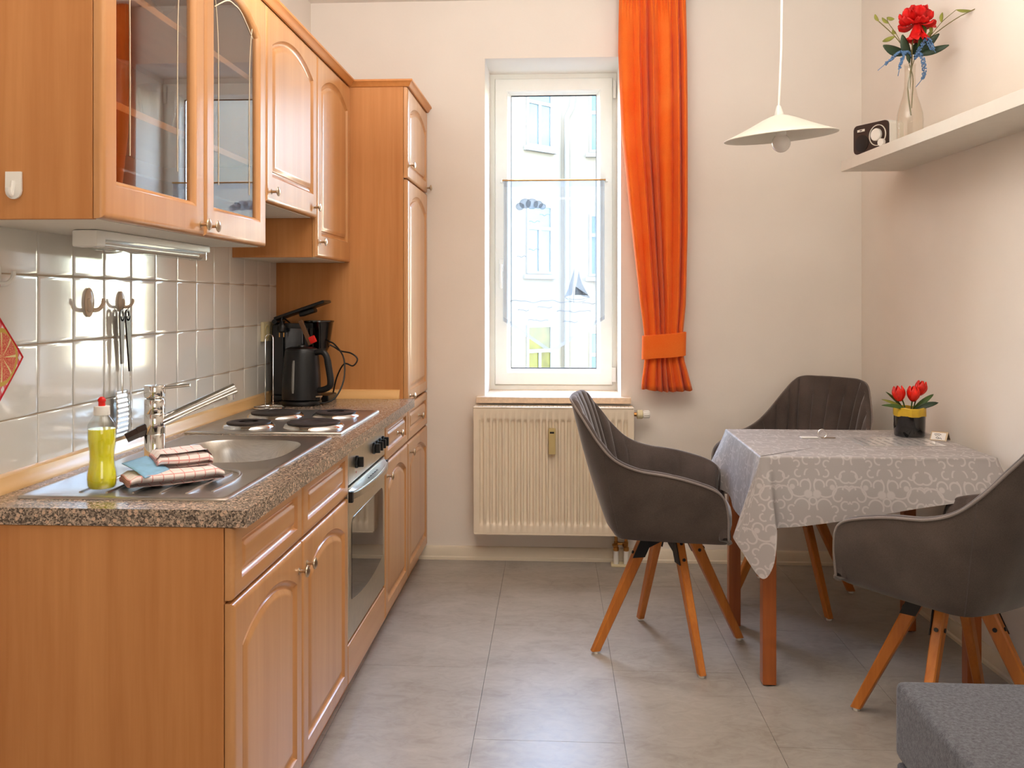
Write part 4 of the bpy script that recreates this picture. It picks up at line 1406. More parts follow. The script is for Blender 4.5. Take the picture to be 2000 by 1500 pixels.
tile_hook(2.402, 1.312, 1.05, 'double_hook', 'larger beige double hook with no hanging tools on the tiles', 'hook_beige')
tile_hook(2.582, 1.314, 0.80, 'double_hook', 'smaller beige double hook above the two hanging utensils', 'hook_beige')
tile_hook(1.992, 1.375, 1.0, 'double_hook', 'white double hook above the red oven mitt', 'white_plastic')

# hanging utensils
def ring_handle(mb, x, y0, z0, y1, z1, w0, w1, th=0.005):
    """flat handle with a hanging hole at the top, from (y0,z0) top to (y1,z1) bottom"""
    n = 16
    outer, inner = [], []
    r, hr = w0 / 2, w0 * 0.27
    for k in range(n):
        a = 2 * PI * k / n
        outer.append((x, y0 + r * math.cos(a), z0 - r * 1.25 + r * 1.25 * math.sin(a)))
        inner.append((x, y0 + hr * math.cos(a), z0 - r * 1.25 + hr * 1.6 * math.sin(a)))
    o2 = [(x + th, p[1], p[2]) for p in outer]
    i2 = [(x + th, p[1], p[2]) for p in inner]
    mb.rings([outer, inner, i2, o2, outer], True)
    mb.prism([(x, y0 - w0 / 2, z0 - w0 * 0.72), (x, y0 + w0 / 2, z0 - w0 * 0.72), (x, y1 + w1 / 2, z1), (x, y1 - w1 / 2, z1)], (th, 0, 0))


u1 = thing('slotted_turner', 'steel slotted turner with grey handle hanging left of a brown utensil', 'utensil', (-1.268, 2.560, 1.0))
m1 = MB()
ring_handle(m1, -1.270, 2.553, 1.292, 2.556, 1.135, 0.028, 0.013)
m1.build('handle', plain('grey_handle', (120, 112, 104), 0.4), u1)
MB().tube([(-1.2675, 2.556, 1.140), (-1.2675, 2.556, 1.050)], 0.0035, 8).build('shank', M['chrome'], u1)
MB().tube([(-1.2675, 2.553, 1.290), (-1.262, 2.550, 1.300)], 0.0015, 6).build('hanging_loop', M['chrome'], u1)
bl = MB()
bl.grid(lambda u, v: (-1.268 + 0.006 * math.sin(PI * v) + 0.0008 * math.sin(v * 60), 2.556 + lerp(-0.5, 0.5, u) * lerp(0.070, 0.088, v) - 0.004, lerp(1.058, 0.925, v)), 8, 60)
bl.build('blade', M['steel'], u1, solid=0.0012)
u2 = thing('wire_whisk', 'brown handled wire utensil hanging from the smaller hook', 'utensil', (-1.268, 2.592, 1.1))
m2 = MB()
ring_handle(m2, -1.270, 2.588, 1.292, 2.604, 1.110, 0.028, 0.011)
m2.build('handle', M['brown_plastic'], u2)
MB().tube([(-1.2675, 2.604, 1.115), (-1.2675, 2.612, 0.945)], 0.0016, 6).build('wire', M['chrome'], u2)
MB().tube([(-1.2675, 2.588, 1.290), (-1.262, 2.590, 1.300)], 0.0015, 6).build('hanging_loop', M['chrome'], u2)

# oven mitt / pot holder
pm_ = thing('pot_holder', 'red gingham quilted pot holder with citrus print hanging on the tiles', 'pot holder', (-1.268, 1.962, 1.185))
ph_pts = []
def quilt(sx):
    def f(u, v):
        a, b = 2 * u - 1, 2 * v - 1
        y = 1.962 + (a - b) * 0.0535
        z = 1.185 + (a + b) * 0.0535 * 1.04
        e = (1 - a ** 4) * (1 - b ** 4)
        return (-1.268 + sx * (0.003 + 0.006 * e), y, z)
    return f
q1 = MB().grid(quilt(1), 16, 16)
q1.grid(quilt(-1), 16, 16)
q1.build('quilted_pad', M['mitt'], pm_)
e = []
for a, b in ((-1, -1), (1, -1), (1, 1), (-1, 1)):
    e.append((-1.268, 1.962 + (a - b) * 0.0535, 1.185 + (a + b) * 0.0535 * 1.04))
ed = []
for i in range(4):
    for k in range(8):
        p, q = Vector(e[i]), Vector(e[(i + 1) % 4])
        ed.append(p.lerp(q, k / 8))
MB().tube(ed, 0.0045, 8, closed=True).build('red_binding', plain('red_binding', (196, 20, 26), 0.8), pm_)
MB().tube(smooth([(-1.268, 1.962, 1.297), (-1.266, 1.968, 1.33), (-1.262, 1.975, 1.352), (-1.266, 1.958, 1.33), (-1.268, 1.961, 1.297)], 16), 0.0025, 6).build('hanging_loop', M['mitt'], pm_)

# ------------------------------------------------------------------ radiator
rd = thing('radiator', 'cream ribbed panel radiator under the window', 'radiator', (-0.05, 4.53, 0.16))
RXa, RXb, RZa, RZb, RYf = -0.440, 0.343, 0.161, 0.786, 4.490
nrib = 24
mg = 0.022
pitch = (RXb - RXa - 2 * mg) / nrib


def ribbed(u, v):
    x = lerp(RXa, RXb, u)
    z = lerp(RZa + 0.004, RZb - 0.004, v)
    a = (x - RXa - mg) / pitch
    d = 0.0
    if 0 <= a <= nrib:
        f = abs((a % 1) - 0.5)                       # 0 in the middle of a rib
        prof = 1 - min(max((f - 0.20) / 0.16, 0), 1)
        prof = prof * prof * (3 - 2 * prof)
        e = min(max((z - (RZa + 0.040)) / 0.02, 0), 1) * min(max((RZb - 0.054 - z) / 0.02, 0), 1)
        e = e * e * (3 - 2 * e)
        d = prof * e * 0.014
    return (x, RYf + d, z)


zs = [0, 0.055, 0.075, 0.085, 0.105, 0.3, 0.6, 0.875, 0.895, 0.905, 0.925, 1]
pm = MB()
NU = nrib * 12 + 8
pm.grid(lambda u, v: ribbed(u, zs[int(round(v * 11))]), NU, 11)
pm.box(RXa, RXb, RYf + 0.016, RYf + 0.022, RZa, RZb - 0.002)
pm.build('front_panel', M['radiator'], rd, ang=50)
MB().box(RXa, RXb, RYf - 0.001, RYf + 0.012, RZa - 0.003, RZa + 0.004, b=0.002).build('lower_edge', M['radiator'], rd)
MB().box(RXa - 0.004, RXa + 0.002, RYf + 0.001, 4.585, RZa + 0.004, RZb, b=0.002).build('side_cover', M['radiator'], rd)
MB().box(RXb - 0.002, RXb + 0.004, RYf + 0.001, 4.585, RZa + 0.004, RZb, b=0.002).build('side_cover', M['radiator'], rd)
tg = MB()
tg.box(RXa - 0.004, RXb + 0.004, RYf - 0.001, RYf + 0.012, RZb - 0.003, RZb + 0.003, b=0.002)
tg.box(RXa - 0.004, RXb + 0.004, 4.572, 4.585, RZb - 0.003, RZb + 0.003, b=0.002)
for k in range(40):
    x = lerp(RXa, RXb, (k + 0.5) / 40)
    tg.box(x - 0.0088, x + 0.0088, RYf + 0.012, 4.572, RZb - 0.002, RZb + 0.002)
tg.build('top_grille', M['radiator'], rd)
MB().box(RXa + 0.006, RXb - 0.006, 4.572, 4.582, RZa + 0.02, RZb - 0.01).build('rear_panel', M['radiator'], rd)
for x in (-0.30, 0.21):
    MB().box(x - 0.015, x + 0.015, 4.582, YB - 0.0003, 0.30, 0.70).build('wall_bracket', M['radiator'], rd)
hm_ = MB().box(-0.072, -0.037, RYf - 0.022, RYf - 0.001, 0.560, 0.688, b=0.004)
hmo = hm_.build('heat_meter', M['beige_plastic'], rd)
MB().box(-0.0655, -0.0445, RYf - 0.0235, RYf - 0.0215, 0.663, 0.672).build('display', M['dark_panel'], hmo)
vx = RXb + 0.004
vv = MB().cyl((vx, 4.535, 0.752), (vx + 0.018, 4.535, 0.752), 0.010, n=14)
vv.build('valve_body', M['brass'], rd)
th = MB().lathe([(0.018, 0.0), (0.0225, 0.004), (0.0225, 0.026), (0.019, 0.030)], (vx + 0.016, 4.535, 0.752), 24, rot_axis((1, 0, 0)))
tho = th.build('thermostat_collar', M['cream_plastic'], rd)
prof_h = [(0.0165, 0.0), (0.0185, 0.003), (0.0185, 0.030), (0.016, 0.034), (0.004, 0.036)]
MB().lathe(prof_h, (vx + 0.046, 4.535, 0.752), 24, rot_axis((1, 0, 0))).build('thermostat_dial', M['white_plastic'], rd)
gr = MB()
for k in range(12):
    a = 2 * PI * k / 12
    c = Vector((0, math.cos(a) * 0.0185, math.sin(a) * 0.0185))
    gr.tube([Vector((vx + 0.052, 4.535, 0.752)) + c, Vector((vx + 0.076, 4.535, 0.752)) + c], 0.0022, 6)
gr.build('dial_ridges', M['white_plastic'], rd)
for x in (0.262, 0.312):
    MB().cyl((x, 4.548, 0.004), (x, 4.548, 0.072), 0.0125, n=16).build('pipe', M['white_plastic'], rd)
    b = MB().lathe([(0.012, 0.072), (0.014, 0.074), (0.014, 0.090), (0.010, 0.092), (0.011, 0.118), (0.008, 0.120), (0.008, RZa + 0.01)], (x, 4.548, 0), 12)
    b.tube([(x - 0.016, 4.530, 0.105), (x + 0.004, 4.540, 0.105)], 0.008, 10)
    b.build('valve', M['brass'], rd)
MB().tube([(0.262, 4.548, 0.108), (0.312, 4.548, 0.108)], 0.007, 10).build('cross_pipe', M['brass'], rd)
MB().box(0.236, 0.338, 4.512, 4.590, 0.0005, 0.008, b=0.003).build('floor_collar', M['cream_plastic'], rd)

# ------------------------------------------------------------------ sheer panel in the window
shc = thing('cafe_curtain', 'white sheer cafe curtain with stitched sailboat hanging across the window pane', 'curtain', (-0.05, 4.925, 1.967))
CX0, CX1, CZ = -0.322, 0.222, 1.960


def cafe_y(x):
    u = (x - CX0) / (CX1 - CX0)
    e = max(0, 1 - u / 0.09) + max(0, (u - 0.89) / 0.11)
    return 4.918 - 0.012 * e * (0.5 + 0.5 * math.sin(u * 130)) + 0.002 * math.sin(u * 21)


def cafe_bottom(x):
    m = -0.066
    if x < m:
        return lerp(1.205, 1.030, (x - CX0) / (m - CX0))
    return lerp(1.030, 1.215, (x - m) / (CX1 - m))


def cafe(u, v):
    x = lerp(CX0, CX1, u)
    return (x + 0.004 * math.sin(v * 5) * (1 if u < 0.1 else 0), cafe_y(x), lerp(CZ, cafe_bottom(x), v))


MB().grid(cafe, 160, 20).build('sheer_panel', M['sheer'], shc, ang=80)
for z0, z1, nm in ((CZ + 0.001, CZ - 0.032, 'rod_pocket'),):
    MB().grid(lambda u, v: (lerp(CX0, CX1, u), cafe_y(lerp(CX0, CX1, u)) - 0.0022, lerp(z0, z1, v)), 120, 2).build(nm, M['sheer_hem'], shc, ang=80)
for s_, (a, b) in enumerate(((CX0, CX0 + 0.045), (CX1 - 0.055, CX1))):
    MB().grid(lambda u, v: (lerp(a, b, u), cafe_y(lerp(a, b, u)) - 0.0045 - 0.004 * math.sin(u * 14) ** 2, lerp(CZ - 0.032, cafe_bottom(lerp(a, b, u)) + 0.004, v)), 30, 6).build('gathered_side', M['sheer'], shc, ang=80)
MB().grid(lambda u, v: (lerp(CX0, CX1, u), cafe_y(lerp(CX0, CX1, u)) - 0.0022, cafe_bottom(lerp(CX0, CX1, u)) + 0.022 * v - 0.001), 120, 2).build('lower_hem', M['sheer_hem'], shc, ang=80)
MB().tube([(CX0 - 0.012, 4.920, CZ + 0.004), (CX1 + 0.012, 4.920, CZ + 0.004)], 0.0045, 10).build('curtain_rod', M['brass'], shc)
for x in (CX0 - 0.012, CX1 + 0.012):
    MB().box(x - 0.006, x + 0.006, 4.914, 4.9355, CZ - 0.006, CZ + 0.014, b=0.002).build('rod_bracket', M['white_plastic'], shc)


def cs_(x, z):
    return (x, cafe_y(x) - 0.0035, z)


def stitched(name, pts, r=0.0018):
    return MB().tube([cs_(x, z) for x, z in pts], r, 5).build(name, M['embroidery'], shc)


def patch(name, pts):
    mb = MB()
    mb.prism([cs_(x, z) for x, z in pts], (0, -0.001, 0))
    return mb.build(name, M['embroidery'], shc)


# cloud: overlapping scallops
cl = [(-0.233, 1.822, 0.022), (-0.205, 1.838, 0.030), (-0.168, 1.836, 0.032), (-0.135, 1.832, 0.024), (-0.112, 1.822, 0.018)]
for cx, cz, r in cl:
    ring = [(cx + r * math.cos(2 * PI * k / 20), cz + r * 0.85 * math.sin(2 * PI * k / 20)) for k in range(20)]
    MB().tube([cs_(x, z) for x, z in ring], 0.0016, 5, closed=True).build('stitched_cloud', M['embroidery'], shc)
    patch('cloud_patch', ring)


def bird(cx, cz, w):
    return [(cx - w, cz + w * 0.18), (cx - w * 0.5, cz + w * 0.25), (cx, cz - w * 0.05), (cx + w * 0.5, cz + w * 0.3), (cx + w, cz + w * 0.12)]


for cx, cz, w in ((-0.155, 1.735, 0.030), (-0.10, 1.772, 0.028), (-0.160, 1.585, 0.030), (-0.225, 1.548, 0.026)):
    stitched('stitched_bird', smooth(bird(cx, cz, w), 12), 0.002)


def wave(x0, x1, z, amp, n):
    return [(lerp(x0, x1, k / 40), z + amp * math.sin(2 * PI * n * k / 40) + amp * 0.5 * math.sin(2 * PI * 2.3 * n * k / 40)) for k in range(41)]


for w in ((-0.285, 0.045, 1.310, 0.005, 2), (0.10, 0.175, 1.300, 0.003, 1), (-0.245, -0.185, 1.262, 0.003, 1), (-0.140, -0.060, 1.278, 0.003, 1),
          (-0.035, 0.150, 1.256, 0.004, 1.5), (-0.190, -0.080, 1.208, 0.003, 1.2), (0.0, 0.08, 1.20, 0.003, 1)):
    stitched('stitched_wave', wave(*w), 0.0022)
# sailboat
patch('sail', [(0.046, 1.345), (0.006, 1.332)] + [(lerp(0.006, 0.058, t), 1.332 + 0.150 * t ** 1.25) for t in [k / 10 for k in range(1, 11)]] + [(0.050, 1.36)])
patch('sail', [(0.062, 1.345)] + [(0.084 + 0.062 * t ** 1.7, 1.478 - 0.150 * t) for t in [k / 10 for k in range(11)]] + [(0.10, 1.338)] + [(0.066, 1.39), (0.076, 1.45)])
stitched('mast', [(0.056, 1.300), (0.058, 1.486)], 0.0014)
hull = [(0.012, 1.330), (0.035, 1.312), (0.075, 1.305), (0.115, 1.312), (0.138, 1.330), (0.10, 1.322), (0.06, 1.320), (0.03, 1.323)]
MB().tube([cs_(x, z) for x, z in hull], 0.0016, 5, closed=True).build('hull', M['embroidery'], shc)

# ------------------------------------------------------------------ orange curtain with tieback
oc = thing('window_curtain', 'long orange curtain gathered by a tieback right of the window', 'curtain', (0.47, 4.50, 0.88))
edge_l = [(0.878, 0.382), (0.93, 0.386), (1.03, 0.400), (1.157, 0.397), (1.30, 0.378), (1.66, 0.338), (2.16, 0.286), (2.55, 0.272), (2.822, 0.276)]
edge_r = [(0.878, 0.636), (0.93, 0.622), (1.03, 0.592), (1.157, 0.588), (1.30, 0.602), (1.66, 0.610), (2.16, 0.610), (2.55, 0.608), (2.822, 0.602)]
amp_t = [(0.878, 0.038), (0.96, 0.034), (1.04, 0.018), (1.157, 0.018), (1.35, 0.030), (2.0, 0.033), (2.6, 0.031), (2.78, 0.018), (2.822, 0.014)]


def drape(u, v):
    z = lerp(2.822, 0.878, v)
    xl, xr = interp(edge_l, z), interp(edge_r, z)
    A = interp(amp_t, z)
    w = u + 0.018 * math.sin(2 * PI * (u * 2.0 + 0.3)) + 0.012 * math.sin(3.1 * z + 5 * u) * math.sin(PI * u)
    ph = 7.0 * w + 0.25 * math.sin(1.1 * z + 2.0) + 0.22 * math.sin(2 * PI * 1.7 * u + 0.8 * z)
    d = 1 - 2 * abs(math.sin(PI * ph)) ** 0.75
    d *= 0.72 + 0.28 * math.sin(2 * PI * 2.3 * u + 1.3)
    hi = 0.0
    if z > 2.70:
        hi = (z - 2.70) / 0.12 * 0.007 * math.sin(2 * PI * 19 * u)
    x = lerp(xl, xr, u + 0.014 * math.sin(2 * PI * ph) * math.sin(PI * u))
    y = 4.520 + A * d + hi
    if z < 0.95:
        z2 = z - 0.012 * math.sin(PI * u) + 0.006 * (0.5 - u)
    else:
        z2 = z
    return (x, y, z2)


MB().grid(drape, 200, 70).build('drape', M['orange'], oc, ang=80, solid=0.0015)
tb = MB()
rs = []
for j, z in enumerate([1.034, 1.036, 1.07, 1.10, 1.13, 1.150, 1.152]):
    ring = []
    for k in range(40):
        a = 2 * PI * k / 40
        g = 0.0 if 0 < j < 6 else -0.004
        cxk = 0.4945 + (1.09 - z) * -0.02
        tz = 0.010 * math.cos(a)          # band rises slightly to one side
        ring.append((cxk + (0.108 + g) * math.copysign(abs(math.cos(a)) ** 0.75, math.cos(a)), 4.520 + (0.044 + g) * math.copysign(abs(math.sin(a)) ** 0.75, math.sin(a)), z + tz))
    rs.append(ring)
tb.rings(rs, True)
tb.build('tieback', M['orange'], oc, ang=60)
cr_ = struct(MB().box(0.20, 0.72, 4.475, 4.565, 2.824, CEIL - 0.0005, b=0.003).build('trim_2', M['white_plastic']))

# ------------------------------------------------------------------ pendant lamp
LX, LY, LZ = 0.808, 3.45, 1.955
pd = thing('pendant_lamp', 'white pendant lamp with wide shallow shade and bare bulb over the table', 'lamp', (LX, LY, LZ))
tl = Matrix.Translation((LX, LY, LZ)) @ Matrix.Rotation(math.radians(-4.5), 4, 'Y') @ Matrix.Rotation(math.radians(3.0), 4, 'X')
prof = [(0.206, -0.030), (0.207, -0.028), (0.206, -0.026), (0.160, -0.008), (0.110, 0.014), (0.060, 0.038), (0.034, 0.048), (0.016, 0.053), (0.012, 0.056),
        (0.012, 0.053), (0.014, 0.050), (0.032, 0.044), (0.058, 0.034), (0.108, 0.010), (0.158, -0.012), (0.204, -0.030), (0.206, -0.030)]
sh = MB()
sh.lathe(prof, (0, 0, 0), 56, None, False, False)
sh.v = [tuple(tl @ Vector(p)) for p in sh.v]
sh.build('shade', M['shade'], pd, ang=50)
g = MB().lathe([(0.017, 0.053), (0.015, 0.062), (0.009, 0.082), (0.006, 0.088)], (0, 0, 0), 20)
g.v = [tuple(tl @ Vector(p)) for p in g.v]
g.build('cord_grip', M['white_plastic'], pd)
lh = MB().lathe([(0.021, -0.024), (0.021, 0.0), (0.018, 0.006), (0.018, 0.030), (0.012, 0.052)], (0, 0, 0), 24)
lh.v = [tuple(tl @ Vector(p)) for p in lh.v]
lh.build('lamp_holder', M['white_plastic'], pd)
b = MB().ell((0, 0, -0.052), 0.0345, 0.0345, 0.0345, 24, 16)
b.lathe([(0.026, -0.034), (0.020, -0.020), (0.019, -0.016)], (0, 0, 0), 24)
b.v = [tuple(tl @ Vector(p)) for p in b.v]
b.build('bulb', M['bulb'], pd)
MB().tube([tuple(tl @ Vector((0, 0, 0.08))), (LX + 0.004, LY, LZ + 0.3), (LX + 0.010, LY, CEIL - 0.04)], 0.0042, 8).build('cord', M['white_plastic'], pd)
MB().lathe([(0.012, -0.075), (0.05, -0.06), (0.055, -0.001)], (LX + 0.010, LY, CEIL), 24).build('ceiling_rose', M['white_plastic'], pd)

# ------------------------------------------------------------------ shelf on the right wall
SZ = 1.890
sf = MB()
ysf, ysn = 4.141, 1.9
fx = lambda y: 1.238 + (4.141 - y) * 0.072
sf.prism([(fx(ysf), ysf, SZ), (rw(ysf) - 0.0005, ysf, SZ), (rw(ysn) - 0.0005, ysn, SZ), (fx(ysn), ysn, SZ)], (0, 0, 0.046), b=0.0015)
tag(sf.build('wall_shelf', M['cab_white'], loc=(1.4, 3.0, SZ)), 'long white floating shelf on the right hand wall', 'shelf')

# radio
rx = thing('table_radio', 'small black and white radio with round dials standing on the shelf', 'radio', (1.30, 3.915, SZ + 0.0465), math.radians(-61.4 + 0))
# local frame: x along the face to the right, -y out of the face, z up


def rrect(w, h, r, n=6):
    pts = []
    for cx, cz, a0 in ((w - r, h - r, 0), (-w + r, h - r, PI / 2), (-w + r, -h + r, PI), (w - r, -h + r, 1.5 * PI)):
        for k in range(n):
            a = a0 + PI / 2 * k / (n - 1)
            pts.append((cx + r * math.cos(a), cz + r * math.sin(a)))
    return pts


RH = 0.064
MB().prism([(p[0], -0.004, p[1] + RH) for p in rrect(0.094, RH, 0.020)], (0, 0.080, 0), b=0.002).build('case', M['white_plastic'], rx, local=True)
MB().prism([(p[0], -0.0125, p[1] + RH) for p in rrect(0.092, RH - 0.003, 0.018)], (0, 0.008, 0), b=0.0015).build('face', M['brown_plastic'], rx, local=True)


def disc(c, r, h, name, mat, parent, out=-0.0125, hole=0.0, n=32):
    prof = [(r, 0), (r, h * 0.8), (r * 0.92, h)] if not hole else [(r, 0), (r, h), (hole, h), (hole, 0)]
    return MB().lathe(prof, (c[0], out, c[1]), n, rot_axis((0, -1, 0)), not hole, not hole).build(name, M[mat], parent, local=True)


disc((-0.046, 0.046), 0.036, 0.002, 'speaker', 'black_plastic', rx)
disc((0.040, 0.068), 0.044, 0.004, 'dial_ring', 'cab_white', rx, hole=0.041)
disc((0.036, 0.070), 0.026, 0.012, 'tuning_dial', 'white_plastic', rx)
disc((0.064, 0.034), 0.016, 0.013, 'volume_knob', 'white_plastic', rx)
lb = MB().box(-0.070, -0.030, -0.0140, -0.0124, 0.096, 0.106, b=0.0005).build('name_plate', M['cab_white'], rx, local=True)
MB().box(-0.056, -0.044, -0.0146, -0.0139, 0.099, 0.103).build('printed_mark', M['ink'], lb, local=True)
for s in (-0.07, 0.07):
    MB().box(s - 0.012, s + 0.012, 0.006, 0.066, -0.0003, 0.004).build('foot', M['black_plastic'], rx, local=True)

# vase with artificial flowers
VX, VY, VZ = 1.337, 3.60, SZ + 0.0465
VK = 0.93
vs = thing('flower_vase', 'clear glass bottle vase with artificial red peony and blue sprigs on the shelf', 'vase', (VX, VY, VZ))
MB().lathe([(r_ * 0.96, z_ * 0.84) for r_, z_ in [(0.044, 0.0), (0.050, 0.004), (0.051, 0.090), (0.049, 0.120), (0.040, 0.160), (0.029, 0.200), (0.0225, 0.240), (0.0205, 0.300), (0.0215, 0.335), (0.0235, 0.340), (0.0235, 0.347),
            (0.0205, 0.347), (0.0185, 0.300), (0.0205, 0.240), (0.027, 0.200), (0.038, 0.160), (0.047, 0.120), (0.049, 0.090), (0.047, 0.008), (0.002, 0.006)]], (VX, VY, VZ), 36).build('bottle', M['vase_glass'], vs)
VT = Vector((VX, VY, VZ + 0.345 * 0.84))


def pv(dx, dz, dy=0.0):
    return VT + Vector((dx * VK, (dy - dx * 0.056 - max(0, dx - 0.08) * 0.7) * VK, dz * VK))


def stem(pts, r=0.0018):
    return MB().tube(smooth([tuple(p) for p in pts], 16), r, 6).build('stem', M['stem'], vs)


def leaf(base, tip, w, mat, bend=0.01, name='leaf', side=None):
    a, b = Vector(base), Vector(tip)
    d = b - a
    s = (side or d.cross(Vector((0.3, -1, 0.2)))).normalized()
    n_ = d.cross(s).normalized()
    mb = MB()

    def f(u, v):
        q = 2 * v - 1
        wd = w * math.sin(PI * min(1, u * 0.94 + 0.03)) ** 0.8
        p = a + d * u + s * q * wd + n_ * (bend * math.sin(PI * u) - 0.25 * wd * (1 - q * q))
        return tuple(p)
    mb.grid(f, 8, 4)
    return mb.build(name, M[mat], vs, solid=0.0008)


stem([pv(0.004, -0.21), pv(-0.008, -0.10), pv(0.006, 0.0), pv(0.010, 0.09), pv(0.022, 0.17)], 0.0028)
stem([pv(0.006, -0.18), pv(0.012, -0.06), pv(-0.002, 0.0), pv(-0.02, 0.06), pv(-0.06, 0.12), pv(-0.125, 0.185)])
stem([pv(-0.02, 0.06), pv(-0.055, 0.13), pv(-0.085, 0.175), pv(-0.092, 0.20)], 0.0014)
stem([pv(0.0, -0.10), pv(0.010, 0.0), pv(0.05, 0.08), pv(0.11, 0.135), pv(0.17, 0.175), pv(0.232, 0.200)])
stem([pv(0.05, 0.08), pv(0.09, 0.13), pv(0.12, 0.17), pv(0.16, 0.205)], 0.0014)
for b_, t_ in (((-0.125, 0.185), (-0.140, 0.215)), ((-0.085, 0.175), (-0.112, 0.200)), ((-0.092, 0.20), (-0.062, 0.192)), ((-0.06, 0.12), (-0.110, 0.100)), ((-0.055, 0.13), (-0.07, 0.148)),
               ((0.085, 0.125), (0.085, 0.165)), ((0.115, 0.165), (0.118, 0.205)), ((0.16, 0.205), (0.205, 0.190)), ((0.07, 0.10), (0.085, 0.14))):
    leaf(pv(*b_), pv(*t_), 0.0085, 'leaf_pale', 0.004)
leaf(pv(-0.01, 0.045, -0.01), pv(-0.118, 0.075, -0.03), 0.022, 'leaf_dark', 0.012)
leaf(pv(-0.005, 0.02, -0.02), pv(-0.045, 0.115, -0.04), 0.022, 'leaf_dark', 0.006)
leaf(pv(0.015, 0.03), pv(0.105, 0.118, -0.01), 0.017, 'leaf_dark', 0.008)
leaf(pv(0.015, 0.04), pv(0.132, 0.062, -0.02), 0.015, 'leaf_dark', 0.012)
leaf(pv(0.012, 0.05, 0.02), pv(0.075, 0.108, 0.03), 0.020, 'leaf_dark', 0.006)
leaf(pv(0.03, 0.07), pv(0.062, 0.195, 0.01), 0.012, 'leaf', -0.012)
leaf(pv(0.04, 0.08), pv(0.070, 0.15, 0.01), 0.009, 'leaf_pale', 0.004)
leaf(pv(-0.012, 0.0, -0.03), pv(-0.022, 0.045, -0.035), 0.010, 'leaf_dark', 0.002)


def sprig(pts, r):
    mb = MB()
    P = smooth([tuple(p) for p in pts], 40)
    mb.tube(P, 0.0014, 5)
    rnd = random.Random(len(P) + int(r * 1e4))
    for k, p in enumerate(P):
        t = k / 40
        rr_ = r * math.sin(PI * min(1, t * 0.8 + 0.12))
        if t > 0.82:
            continue
        for q in range(4):
            a = rnd.uniform(0, 2 * PI)
            mb.ell((p[0] + rr_ * math.cos(a), p[1] + rr_ * math.sin(a), p[2] + rnd.uniform(-0.003, 0.003)), 0.0030, 0.0030, 0.0034, 5, 3)
    return mb.build('blue_sprig', M['blue_flower'], vs)


sprig([pv(-0.006, 0.03, -0.02), pv(-0.05, 0.045, -0.04), pv(-0.09, 0.015, -0.04), pv(-0.142, -0.03, -0.04)], 0.006)
sprig([pv(-0.012, 0.04, -0.03), pv(-0.035, 0.04, -0.045), pv(-0.052, 0.0, -0.045), pv(-0.062, -0.055, -0.04)], 0.005)
sprig([pv(0.012, 0.02, -0.02), pv(0.022, 0.035, -0.045), pv(0.036, -0.01, -0.05), pv(0.036, -0.06, -0.045), pv(0.012, -0.10, -0.03)], 0.007)
sprig([pv(0.012, 0.03, -0.03), pv(0.048, 0.092, -0.045), pv(0.065, 0.06, -0.05), pv(0.082, 0.035, -0.05)], 0.009)
# peony: rings of ruffled petals
pc = pv(0.026, 0.178, -0.01)
rnd = random.Random(3)
for ring_, (n_, lng, tilt, w) in enumerate(((5, 0.062, 10, 0.024), (6, 0.070, 28, 0.030), (7, 0.072, 56, 0.032), (6, 0.080, 92, 0.031), (4, 0.100, 148, 0.032))):
    for k in range(n_):
        a = 2 * PI * (k + 0.5 * (ring_ % 2)) / n_ + rnd.uniform(-0.2, 0.2)
        el = math.radians(tilt + rnd.uniform(-9, 9))
        dirv = Vector((math.sin(el) * math.cos(a), math.sin(el) * math.sin(a), math.cos(el)))
        sd = Vector((-math.sin(a), math.cos(a), 0))
        nn = dirv.cross(sd)
        L_ = lng * VK * rnd.uniform(0.85, 1.12)

        def petal(u, v, dirv=dirv, sd=sd, nn=nn, L_=L_, w=w, ph_=rnd.uniform(0, 6)):
            q = 2 * v - 1
            wd = w * (0.22 + 0.78 * math.sin(PI * 0.5 * min(1, u * 1.25))) * (1 - 0.35 * max(0, u - 0.75) / 0.25)
            ruf = 0.006 * u * u * math.sin(7 * q + ph_)
            tipn = 1 - 0.10 * u * (0.5 + 0.5 * math.sin(9 * q + ph_))
            return tuple(pc + dirv * (L_ * u * tipn) + sd * q * wd + nn * (0.016 * math.sin(PI * u) * -1 + ruf - 0.010 * q * q * u))
        MB().grid(petal, 7, 8).build('petal', M['peony'], vs, solid=0.0006)

# ------------------------------------------------------------------ dining table
TXa, TXb, TYa, TYb, TZ = 0.672, 1.462, 3.150, 3.810, 0.783
TXc2 = 1.445
dt = thing('dining_table', 'small wooden dining table with square reddish legs under a grey cloth', 'table', (1.06, 3.45, 0))
MB().box(TXa, TXc2, TYa + 0.004, TYb - 0.004, 0.755, TZ, b=0.003).build('tabletop', M['table_wood'], dt)
for x, y in ((0.703, 3.176), (0.690, 3.735), (1.388, 3.185), (1.374, 3.720)):
    MB().box(x - 0.0235, x + 0.0235, y - 0.0235, y + 0.0235, 0.004, 0.7545, b=0.004).build('leg', M['table_wood'], dt)
    MB().cyl((x, y, 0.0003), (x, y, 0.0045), 0.017, n=12).build('glide', M['black_plastic'], dt)
ap = MB()
ap.box(0.727, 1.362, 3.172, 3.192, 0.690, 0.7545).box(0.716, 1.348, 3.716, 3.736, 0.690, 0.7545)
ap.box(0.688, 0.706, 3.200, 3.712, 0.690, 0.7545).box(1.372, 1.390, 3.210, 3.695, 0.690, 0.7545)
ap.build('apron', M['table_wood'], dt)

# tablecloth: flat top, rounded shoulder, skirt lofted to a hem that hangs in folds
ct = TZ + 0.0025
e0x, e1x, e0y, e1y = TXa - 0.003, TXb + 0.003, TYa - 0.003, TYb + 0.003
